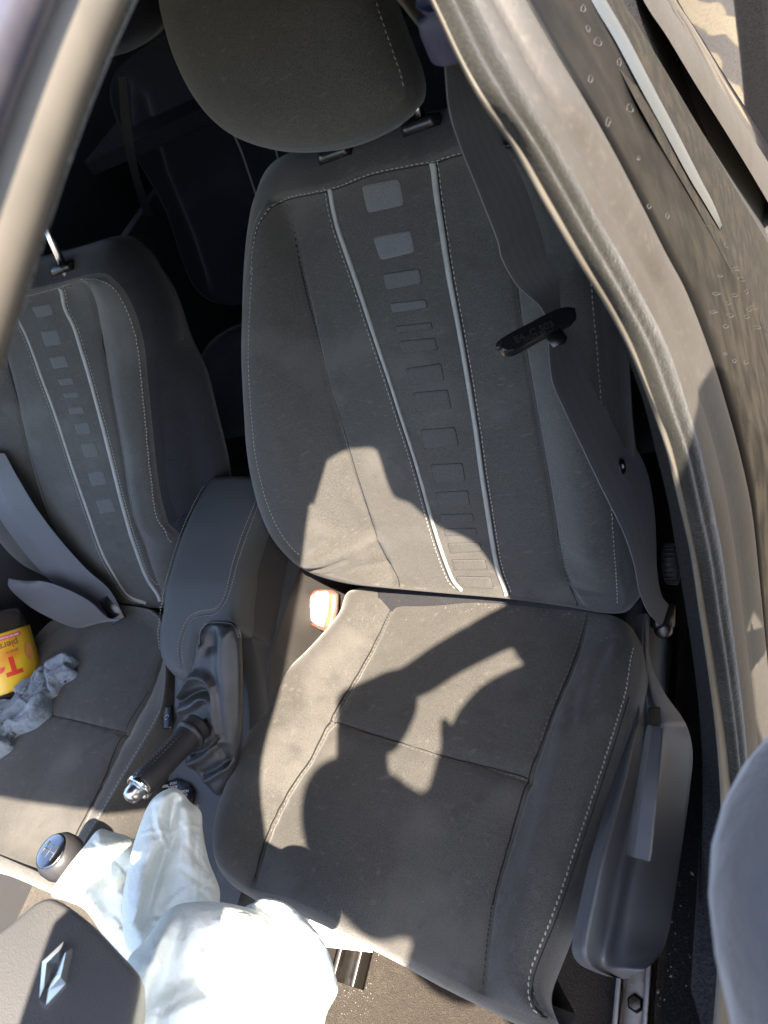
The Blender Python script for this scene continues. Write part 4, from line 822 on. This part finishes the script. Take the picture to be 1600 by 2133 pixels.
# passenger belt
PB = [(-20, 930, 10, 960, -.98, -.96), (-30, 1030, 60, 1060, -.90, -.86), (20, 1120, 110, 1130, -.86, -.80), (75, 1180, 155, 1175, -.82, -.76), (140, 1225, 195, 1215, -.79, -.73), (200, 1262, 232, 1238, -.76, -.72), (222, 1290, 246, 1268, -.75, -.72)]
def beltz(name, rows, label, parent=None, curl=.006):
    p = A3([onpl(r[0], r[1], SPr.O+SPr.N*r[4], SPr.N) for r in rows]); q = A3([onpl(r[2], r[3], SPr.O+SPr.N*r[5], SPr.N) for r in rows])
    t = parent or thing(name, p.mean(0), label, 'seat belt'); loft('webbing', [p, p*.5+q*.5+A3([0, -curl, curl]), q], webbing, t, n=80, k=5); return t
pb = beltz('passenger_seat_belt', [(-40, 935, 10, 945, .05, .04), (-30, 1010, 40, 1000, .06, .05), (0, 1080, 80, 1065, .06, .05), (50, 1150, 130, 1130, .06, .05), (110, 1215, 180, 1185, .06, .05), (170, 1262, 225, 1225, .06, .05), (215, 1292, 248, 1262, .06, .055)], 'grey seat belt hanging loose over the passenger seat')
beltz('x', [(18, 1205, 60, 1210, .10, .09), (20, 1225, 95, 1212, .11, .10), (60, 1262, 150, 1232, .11, .10), (110, 1290, 190, 1255, .11, .10), (160, 1308, 222, 1285, .10, .09), (205, 1298, 248, 1292, .08, .08)], '', pb, .002)
pc = onpl(235, 1268, SPr.O+SPr.N*.06, SPr.N); MB().box(pc, (nrm(CR*.5-CU*.9), nrm(CR*.9+CU*.5), CF), (.030, .016, .004), .3).out('tongue', plastic_blk, pb)

# ================================================================== steering wheel hub, airbag
hcx = onpl(110, 2040, (0, -.60, .50), (.25, .62, .74)); SW = Surf(hcx, nrm(np.cross(CU, (.25, .62, .74))), (0, 0, 1)); 
N_ = nrm((.25, .62, .74)); U_ = nrm(CR-N_*(CR@N_)); SW = Surf(hcx, U_, np.cross(N_, U_)); 
if SW.N@N_ < 0: SW.N = -SW.N
whl = thing('steering_wheel', hcx-N_*.1, 'dark grey steering wheel hub with chrome diamond emblem, burst open by the airbag', 'steering wheel')
hpx = [(-120, 2060), (-60, 1990), (20, 1928), (72, 1884), (108, 1872), (142, 1886), (200, 1932), (250, 1984), (292, 2030), (297, 2052), (288, 2100), (272, 2160), (240, 2260), (120, 2330), (-40, 2300), (-130, 2180)]
hub_m = mat('hub_plastic', (.11, .112, .12), .5, bump=[('voro', 700, .4, .0006), ('noise', 20, .1, .003)], var=[(12, 5, (.135, .133, .132), .5, .8)])
SW.H = lambda uv: .010*np.clip(1-(uv[:, 0]/.12)**2-(uv[:, 1]/.12)**2, 0, 1)
_, SWp = pillow('hub_pad', SW, SW.pl(hpx), hub_m, whl, R=.010, hedge=-.004, wrap=[(.001, .006), (.0, .03), (-.01, .05)], nr=50, nc=240)
# diamond emblem from the photograph's points: outer and inner loop with slanted facets
oe = [(131, 1968), (152, 1980), (152, 1990), (140, 2056), (96, 2102), (83, 2088), (86, 2052), (88, 2008)]
outer = [(134, 1968), (152, 1981), (138, 2056), (97, 2101), (83, 2087), (89, 2010)]
inner = [(122, 2012), (126, 2011), (118, 2040), (108, 2053), (104, 2051), (108, 2030)]
def ep(p, h): return SWp.P(SWp.hit(*p)[None], h)[0]
V = [ep(p, 0) for p in outer]+[ep(p, .0035) for p in outer]+[ep(tuple((A3(o)+A3(i))/2), .0065) for o, i in zip(outer, inner)]+[ep(p, .004) for p in inner]+[ep(p, 0) for p in inner]
em = mesh('diamond_emblem', V, gridf(5, 6, wrap=True), mat('satin_chrome', (.86, .87, .88), .30, metal=1), whl, smooth=False)
MB().tube([hcx-N_*.05, hcx-N_*.30+A3([0, -.1, 0])], .035, 20).out('column', plastic, whl)

ab = thing('airbag', fz(420, 1900, .28), 'burst white airbag cloth hanging crumpled from the steering wheel', 'airbag')
def cloth(name, base, nrmv, px, lobes, m, parent, R=.03, nr=110, nc=420, wrap=((.0, .01), (-.008, .03), (-.03, .05)), seed=0, amp=.003, ctr=None, h0=.03, ncr=34):
    N__ = nrm(nrmv); U__ = nrm(CR-N__*(CR@N__)); S = Surf(base, U__, np.cross(N__, U__))
    if S.N@N__ < 0: S.N = -S.N
    fl_ = [(cr(S.pl(p, h0*.5), 20), w_, a_) for p, w_, a_ in lobes]; rg = np.random.default_rng(seed)
    oo = S.pl(px, h0*.5); lo_, hi_ = oo.min(0), oo.max(0); sz = (hi_-lo_).max()
    for _ in range(ncr):
        p0 = lo_+(hi_-lo_)*rg.uniform(.05, .95, 2); an_ = rg.uniform(0, math.pi); L_ = sz*rg.uniform(.12, .5); dd_ = A3([math.cos(an_), math.sin(an_)]); nn2 = A3([-dd_[1], dd_[0]])
        fl_.append((cr([p0-dd_*L_/2, p0+nn2*L_*rg.uniform(-.12, .12), p0+dd_*L_/2], 8), rg.uniform(.0022, .0065)*sz/.2, rg.choice([-1, 1])*rg.uniform(.0015, .0042)*sz/.2)); K = rg.normal(0, 1, (10, 2))*45; ph = rg.uniform(0, 6, 10)
    def H(uv):
        h = h0+0*uv[:, 0]
        for p, w_, a_ in fl_: h = h+a_*np.exp(-(dseg(uv, p)[0]/w_)**2)
        for k_, p_ in zip(K, ph): h = h+amp*.5*np.abs(np.sin(uv@k_*.5+p_))
        return h
    S.H = H; o = S.pl(px, h0*.4)
    return pillow(name, S, o, m, parent, R=R, hedge=0, wrap=wrap, nr=nr, nc=nc, ctr=None if ctr is None else S.uv(*ctr))[0]
nA = nrm(CAM-fz(350, 1850, .28))
# left lobe
cloth('cloth_lobe', fz(230, 1860, .25), nA+A3([.1, 0, .1]), [(105, 1862), (140, 1805), (175, 1762), (205, 1727), (235, 1732), (268, 1742), (285, 1760), (300, 1840), (330, 1950), (280, 2020), (230, 1975), (180, 1900), (140, 1878)],
      [([(205, 1730), (180, 1790), (150, 1850)], .02, .012), ([(190, 1800), (230, 1830), (260, 1810)], .010, -.016), ([(215, 1770), (250, 1775), (275, 1765)], .008, .008), ([(250, 1850), (255, 1920)], .012, .010), ([(220, 1850), (225, 1900)], .008, -.008)], airbag_m, ab, seed=1, R=.02)
# tall pointed lobe
cloth('cloth_lobe', fz(340, 1790, .30), nA+A3([.0, .1, .0]), [(352, 1642), (375, 1646), (396, 1668), (420, 1690), (424, 1730), (436, 1790), (460, 1860), (440, 1920), (360, 1960), (300, 2010), (262, 1960), (255, 1880), (270, 1790), (290, 1720), (315, 1666)],
      [([(345, 1660), (325, 1740), (300, 1830), (270, 1920)], .018, .016), ([(362, 1680), (355, 1720), (362, 1750), (340, 1790), (318, 1850), (300, 1920)], .007, -.022), ([(380, 1670), (385, 1740), (395, 1810)], .016, .012), ([(330, 1840), (340, 1900), (320, 1950)], .014, -.012), ([(410, 1700), (405, 1770), (415, 1840)], .006, -.006), ([(355, 1650), (375, 1670), (395, 1672)], .008, -.006)], airbag_m, ab, seed=2, R=.022)
# right mass
cloth('cloth_lobe', fz(470, 2010, .32), nA+A3([.1, .1, .1]), [(262, 2010), (300, 1960), (345, 1900), (380, 1880), (440, 1876), (500, 1885), (555, 1905), (600, 1960), (625, 2040), (640, 2140), (620, 2240), (420, 2300), (270, 2280), (250, 2140)],
      [([(330, 1940), (400, 1900), (480, 1900), (550, 1940)], .030, .016), ([(300, 2080), (380, 2040), (480, 2030), (560, 2010)], .012, -.010), ([(350, 2100), (440, 2070), (560, 2060)], .020, .012), ([(560, 1940), (600, 2040), (610, 2130)], .016, .012), ([(440, 1960), (520, 1985), (580, 2050)], .007, -.014), ([(380, 1890), (360, 1960), (330, 2050), (320, 2130)], .009, -.014), ([(400, 2000), (470, 2060), (560, 2110)], .007, -.010), ([(320, 1960), (300, 2040), (290, 2130)], .012, .01), ([(400, 2133), (480, 2100), (590, 2110)], .010, -.008)], airbag_m, ab, seed=3, R=.03)
# far right flap
cloth('cloth_lobe', fz(610, 1990, .27), nA+A3([.2, .1, .0]), [(520, 1900), (540, 1878), (557, 1870), (590, 1880), (640, 1925), (668, 1975), (686, 2030), (682, 2100), (670, 2160), (640, 2260), (590, 2240), (580, 2100), (560, 1990)],
      [([(545, 1890), (575, 1940), (600, 2010), (612, 2100)], .009, -.026), ([(560, 1868), (610, 1915), (650, 1975), (672, 2060)], .010, .016), ([(600, 1890), (640, 1960), (665, 2060)], .016, .012), ([(560, 1900), (580, 1970), (605, 2060)], .010, .010)], airbag_m, ab, seed=4, R=.02)
# dark seam threads on the cloth
# ================================================================== small things
# white sheet on the floor
ps = [onpl(x, y, (0, 0, -.2), (0, 0, 1)) for x, y in ((560, 1880), (700, 1900), (768, 1935), (779, 1958), (776, 1984), (690, 1974), (600, 1968))]
mb = MB(); mb.prism(ps, (0, 0, .0012)); setp(mb.out('paper_sheet', paper), 'white paper sheet lying in sunlight under the front edge of the driver seat', 'paper')
# rag on the passenger cushion
rag = cloth('rag', SPc.P(SPc.hit(80, 1470)[None])[0], SPc.N, [(-60, 1590), (-50, 1530), (-20, 1490), (5, 1478), (8, 1488), (20, 1478), (45, 1465), (42, 1455), (40, 1450), (70, 1425), (85, 1412), (110, 1390), (112, 1388), (140, 1380), (160, 1374), (161, 1382), (152, 1392), (160, 1400), (152, 1412), (130, 1425), (118, 1445), (108, 1455), (102, 1485), (75, 1515), (32, 1535), (26, 1560), (0, 1580), (-30, 1610)],
            [([(150, 1380), (110, 1410), (60, 1470), (0, 1530)], .010, .010), ([(112, 1395), (108, 1420), (112, 1450)], .004, -.010), ([(150, 1400), (120, 1420)], .005, .006), ([(90, 1420), (60, 1470), (10, 1510)], .004, -.006), ([(100, 1460), (60, 1500), (20, 1530)], .005, .007), ([(28, 1515), (22, 1550)], .005, -.008), ([(20, 1500), (-20, 1550)], .006, .008)], rag_m, None, R=.008, seed=9, amp=.006, h0=.010, wrap=((0, .003), (-.003, .008)), nr=60, nc=260, ctr=(66, 1462))
setp(rag, 'crumpled grey blue cloth rag lying on the passenger seat cushion', 'rag')
# bottle by the far door: axis along the picture's lower right to upper left
bo0 = onpl(-10, 1410, (-1.0, 0, .0), (.75, 0, .66)); bo1 = onpl(60, 1275, (-1.0, 0, .0), (.75, 0, .66))
bc_ = onpl(-8, 1345, (-1.0, 0, .05), (.75, 0, .66)); bax = nrm(CU*.97+CR*.15); bax = nrm(bax-CF*.12); bax = nrm(CU*.93-CR*.28); 
bot_ = thing('tea_bottle', bc_, 'iced tea bottle with yellow label wedged beside the passenger seat', 'bottle')
dB = np.linalg.norm(bc_-CAM)/FPX; rb = 62*dB
prof = [(.3, -.16), (.95, -.155), (1, -.14), (1, -.02), (1.0, .045), (.98, .062), (.90, .072), (.6, .078), (.2, .076)]
bsc = 1.0
MB().lathe(bc_, bax, [(rb*r, z*bsc) for r, z in [(.35, -.22), (.35, -.19), (.9, -.13), (1, -.10), (1, .035), (.99, .05), (.93, .064), (.75, .070), (.3, .066)]], 48).out('body', mat('bottle_dark', (.045, .035, .028), .12, spec=.6), bot_)
labm = MB(); labm.lathe(bc_, bax, [(rb*1.004, -.10), (rb*1.012, -.098), (rb*1.012, .021), (rb*1.004, .0225)], 64); lb_ = labm.out('label', lab_y, bot_)
MB().lathe(bc_-bax*.235, bax, [(rb*.4, 0), (rb*.42, .004), (rb*.42, .022), (rb*.38, .024)], 30).out('cap', lab_r, bot_)
bN = nrm(CAM-bc_); bN = nrm(bN-bax*(bN@bax)); bX = np.cross(bax, bN)   # text runs along -bX because the bottle lies upside down
def wraptext(body, t0, z, size, m, nm='lettering'):
    o = text(nm, body, (0, 0, 0), (1, 0, 0), (0, 1, 0), size, m, lb_, .0002); me = o.data; off = world_loc(lb_)
    if size > .015:
        bm_ = bmesh.new(); bm_.from_mesh(me); bmesh.ops.triangulate(bm_, faces=bm_.faces[:])
        for _ in range(5):
            ed = [e for e in bm_.edges if e.calc_length() > .004]
            if not ed: break
            bmesh.ops.subdivide_edges(bm_, edges=ed, cuts=1); bmesh.ops.triangulate(bm_, faces=[f for f in bm_.faces if len(f.verts) > 3])
        bm_.to_mesh(me); bm_.free()
    for v in me.vertices:
        p = A3(v.co)+off; th = t0+p[0]/rb; rr = rb*1.014+p[2]+.0003
        q = bc_-bax*(p[1]-z)+rr*(bN*math.cos(th)-bX*math.sin(th)); v.co = Vector(q-off)
    me.update()
bandp = []
wraptext('Tea', .05, -.047, .050, lab_r); wraptext('piersie', -.22, -.004, .020, mat('brown_print', (.35, .12, .03), .4)); wraptext('good as', -.35, -.020, .008, mat('brown_print2', (.35, .2, .05), .4))
th = np.linspace(-.75, -.05, 12); rows_ = []
V = []; 
for t in th:
    for z in (.008, .0165): V.append(bc_+bax*z+rb*1.0155*(bN*math.cos(t)-bX*math.sin(t)))
mesh('pink_banner', V, gridf(12, 2), lab_p, lb_); wraptext('100% RECYKLING', -.40, .0122, .0055, lab_w)
V = []; tt = np.linspace(0, 2*math.pi, 21)[:-1]
for t in tt: V.append((lambda A_, Z_: bc_+bax*Z_+rb*1.0165*(bN*math.cos(A_)-bX*math.sin(A_)))(-.85+.16*math.cos(t), -.030+.020*math.sin(t)))
mesh('peach_picture', V, [tuple(range(20))], lab_o, lb_)

# debris: crumbs in the bite, grit on the floor
db = MB()
def speck(p, r):
    th = random.uniform(0, 3); a = A3([math.cos(th), math.sin(th), 0])*r*random.uniform(.7, 1.8); b = A3([-math.sin(th), math.cos(th), 0])*r; c = A3([0, 0, r*.6])
    db.add([p-a, p-b, p+a, p+b, p+c], [(0, 1, 4), (1, 2, 4), (2, 3, 4), (3, 0, 4)])
pp_ = []
for k in range(230):
    t = random.random(); pp_.append((840+430*t, 1240+46*t+random.expovariate(1/14.)))
for k in range(160): pp_.append((random.uniform(640, 1250), random.uniform(1250, 1950)))
for i, p in enumerate(SCu.P(SCu.hits(pp_))): speck(p, random.uniform(.0003, .0009) if i < 230 else random.uniform(.0002, .00055))
for k in range(110):
    x, y = random.gauss(1405, 40), random.triangular(1650, 2133, 2080); speck(fz(x, y, -.312), random.expovariate(1/.0006)+.0003)
for k in range(60):
    x, y = random.gauss(735, 30), random.gauss(2060, 35); speck(fz(x, y, -.338), random.uniform(.0004, .0011))
o = db.out('crumbs', deb_m); o['kind'] = 'stuff'

# ================================================================== the person taking the picture (stands in the door opening)
per = thing('person', (.80, -.70, -.62), 'person in a grey jacket leaning in at the lower right, holding up a phone', 'person')
def sunp(x, y, X):
    """point on the sun ray that lands on the cushion at picture point x,y"""
    p = SCu.P(SCu.hit(x, y)[None])[0]; return p+SUN*((X-p[0])/SUN[0])
def skin_body(name, nodes, edges, m, parent, sub=2):
    me = bpy.data.meshes.new(name); off = world_loc(parent); me.from_pydata([tuple(A3(p)-off) for p, r in nodes], edges, []); me.update(); me.materials.append(m)
    o = bpy.data.objects.new(name, me); COL.objects.link(o); o.parent = parent
    o.modifiers.new('skin', 'SKIN'); me.skin_vertices[0].data[0].use_root = True
    for i, (p, r) in enumerate(nodes): me.skin_vertices[0].data[i].radius = (r, r) if np.ndim(r) == 0 else r
    s_ = o.modifiers.new('sub', 'SUBSURF'); s_.levels = sub; s_.render_levels = sub
    o.modifiers['skin'].use_smooth_shade = True
    return o
phc = CAM-CU*.062+CR*.020-CF*.009
ph = thing('phone', phc, 'dark phone held up by the person in the grey jacket', 'phone')
MB().box(phc, (CR, CU, CF), (.0375, .080, .0042), .3).out('body', plastic_blk, ph)
MB().lathe(CAM-CF*.0046, CF, [(.008, -.001), (.008, .0002), (.006, .0004)], 20).out('lens_ring', steel, ph)
head = sunp(782, 1762, .74)
hand = phc-CF*.03
fa = [sunp(1150, 1272, .75), sunp(1040, 1312, .71), sunp(930, 1372, .66), sunp(850, 1428, .63)]
T_c = [(.93, -.64, .06), (.92, -.65, .30), (.87, -.70, .55), (.84, -.67, .74), (.83, -.60, .90), (.785, -.62, 1.0), (.765, -.69, 1.035), (.755, -.72, 1.07)]
T_w = [.21, .24, .26, .26, .22, .14, .065, .05]; T_d = [.13, .12, .12, .12, .11, .085, .06, .045]
tq = cr([(*p, a_, b_) for p, a_, b_ in zip(T_c, T_w, T_d)], 40); tc2, tw2, td2 = tq[:, :3], tq[:, 3], tq[:, 4]; V = []
for p, w_, d_ in zip(tc2, tw2, td2):
    for t in np.linspace(0, 2*math.pi, 33)[:-1]: V.append(p+A3([d_*math.cos(t)*(1+.04*math.sin(5*t+p[2]*30)), w_*math.sin(t), .012*math.sin(3*t+p[2]*20)]))
mesh('jacket_body', V, gridf(40, 32, wrap=True)+[tuple(range(32))[::-1], tuple(range(39*32, 40*32))], jacket, per)
el1 = CAM+ray(1765, 1720)*.37; el2 = CAM+ray(1748, 1960)*.37
nodes = [((.86, -.46, .95), .09), ((.865, -.36, 1.03), .085), ((.85, -.26, 1.00), .078), ((.835, -.17, .88), .068), (fa[0], .046), (fa[1], .034), (fa[2], .031), (sunp(868, 1415, .645), .030), (sunp(810, 1440, .635), .026)]
skin_body('sleeve', nodes, [(i, i+1) for i in range(8)], jacket, per)
skin_body('sleeve', [((.80, -.74, .98), .09), ((.80, -.87, .99), .10), ((.77, -.90, .84), .085), ((.67, -.76, .70), .066), (el2, .056), (el1, .054), ((.61, -.34, .60), .040)], [(i, i+1) for i in range(6)], jacket, per)
slab_ = [sunp(x, y, .70) for x, y in ((915, 1600), (917, 1560), (917, 1500), (930, 1494), (950, 1528), (975, 1545), (1010, 1560), (1000, 1640), (930, 1650))]
cb = MB(); cb.prism(slab_, SUN*.012); cb.out('shadow_slab', jacket, per)  # unseen slab cut to the shadow's outline and extruded along the sun rays
skin_body('trousers', [((.90, -.66, .12), (.15, .12)), ((.90, -.55, .0), .095), ((.92, -.52, -.28), .065), ((.92, -.50, -.56), .045), ((.84, -.50, -.59), .04), ((.93, -.80, .0), .095), ((.95, -.83, -.28), .065), ((.95, -.84, -.56), .045), ((.87, -.84, -.59), .04)], [(0, 1), (1, 2), (2, 3), (3, 4), (0, 5), (5, 6), (6, 7), (7, 8)], trouser, per)
V = []
for p, w_, d_ in zip(cr([(.87, -.32, 1.0), (.88, -.24, .88), (.90, -.20, .74), (.92, -.22, .58), (.93, -.30, .40)], 20), np.linspace(.09, .20, 20), np.linspace(.07, .11, 20)):
    for t in np.linspace(0, 2*math.pi, 25)[:-1]: V.append(p+A3([d_*math.cos(t), w_*math.sin(t)*(1+.08*math.sin(4*t+p[2]*25)), 0]))
mesh('sun_block_bulk', V, gridf(20, 24, wrap=True)+[tuple(range(24))[::-1], tuple(range(19*24, 20*24))], jacket, per)  # unseen bulk added beside the person to block sun from seal and bolster
# head: face towards the phone
fw = nrm(CAM-head); fw = nrm(fw*.6+A3([-.7, .4, -.3])*.4); hu_ = nrm(A3([0, 0, 1])-fw*fw[2]); hr_ = np.cross(fw, hu_)
V = []; nt_, np_ = 24, 36
for i in range(nt_+1):
    a = math.pi*i/nt_
    for j in range(np_):
        b = 2*math.pi*j/np_; x, y, z = math.sin(a)*math.cos(b), math.sin(a)*math.sin(b), math.cos(a)
        r_ = A3([.078*x, .100*y, .118*z])   # right, forward, up
        if z < 0: r_[0] *= 1+.25*z; r_[1] += .012*(-z)
        f_ = max(0, y); nose = .028*math.exp(-((x/.16)**2+((z+.12)/.20)**2))*f_; eye = -.010*(math.exp(-(((x-.38)/.18)**2+((z-.08)/.12)**2))+math.exp(-(((x+.38)/.18)**2+((z-.08)/.12)**2)))*f_
        mouth = .006*math.exp(-((x/.35)**2+((z+.50)/.07)**2))*f_-.004*math.exp(-((x/.35)**2+((z+.50)/.02)**2))*f_; chin = .010*math.exp(-((x/.3)**2+((z+.85)/.15)**2))
        r_[1] += nose+eye+mouth+chin
        V.append(head+hr_*r_[0]+fw*r_[1]+hu_*r_[2])
hd = mesh('head', V, gridf(nt_+1, np_, wrap=True), skin_m, per)
V2 = []
for i in range(16):
    a = math.pi*.62*i/15
    for j in range(np_):
        b = 2*math.pi*j/np_; x, y, z = math.sin(a)*math.cos(b), math.sin(a)*math.sin(b), math.cos(a)
        k_ = 1.07 if y < .3 or z > .45 else .93
        V2.append(head+(hr_*.080*x+fw*.102*y+hu_*.120*z)*k_)
mesh('hair', V2, gridf(16, np_, wrap=True), hair_m, hd)
for s_ in (-1, 1):
    e = MB(); e.lathe(head+hr_*s_*.076-fw*.005, hr_*s_, [(.026, 0), (.030, .006), (.022, .012), (.010, .006)], 16); e.out('ear', skin_m, hd)
    e = MB(); e.lathe(head+hr_*s_*.030+fw*.082+hu_*.010, fw, [(.002, -.004), (.009, 0), (.007, .005), (.003, .007)], 14); e.out('eye', lab_w, hd)
skin_body('neck', [(tuple(head-hu_*.07-fw*.02), .052), (tuple(head*.4+A3([.84, -.735, .97])*.6), .055), ((.86, -.72, .93), .06)], [(0, 1), (1, 2)], skin_m, per)
# hands: palm behind the phone's edge with five fingers closing round it
def hand_(name, wrist, side, up, parent):
    pc_ = phc+CR*side*.046+CU*up-CF*.016
    N_n = [(tuple(wrist), .023), (tuple(wrist*.4+pc_*.6), .026), (tuple(pc_), .022)]; E_ = [(0, 1), (1, 2)]
    for k in range(4):
        L_k = [.95, 1.05, 1.0, .8][k]; s0 = pc_+CU*(.026-.017*k); 
        p1 = s0-CF*.012-CR*side*.012; p2 = p1-CR*side*.022*L_k-CF*.002; p3 = p2-CR*side*.018*L_k+CF*.001
        i = len(N_n); N_n += [(tuple(s0), .011), (tuple(p1), .0088), (tuple(p2), .0080), (tuple(p3), .0065)]; E_ += [(2, i), (i, i+1), (i+1, i+2), (i+2, i+3)]
    i = len(N_n); t0 = pc_+CU*.038; N_n += [(tuple(t0), .012), (tuple(t0+CU*.022-CR*side*.006), .010), (tuple(t0+CU*.036-CR*side*.020-CF*.002), .0085)]; E_ += [(2, i), (i, i+1), (i+1, i+2)]
    return skin_body(name, N_n, E_, skin_m, parent, 2)
hand_('hand', fa[3], 1, .040, per); skin_body('hand', [((.61, -.34, .60), .026), ((.64, -.30, .56), .030)]+[((.655+.004*k, -.285+.012*k, .545-.010*k), .011) for k in range(4)]+[((.66+.004*k, -.27+.012*k, .515-.010*k), .009) for k in range(4)]+[((.62, -.31, .53), .010)], [(0, 1), (1, 2), (1, 3), (1, 4), (1, 5), (2, 6), (3, 7), (4, 8), (5, 9), (1, 10)], skin_m, per)
skin_body('hand_back', [(sunp(868, 1415, .645), .036), (sunp(795, 1452, .60), .036), (sunp(740, 1464, .58), .030), (sunp(706, 1464, .575), .018)], [(0, 1), (1, 2), (2, 3)], skin_m, per)
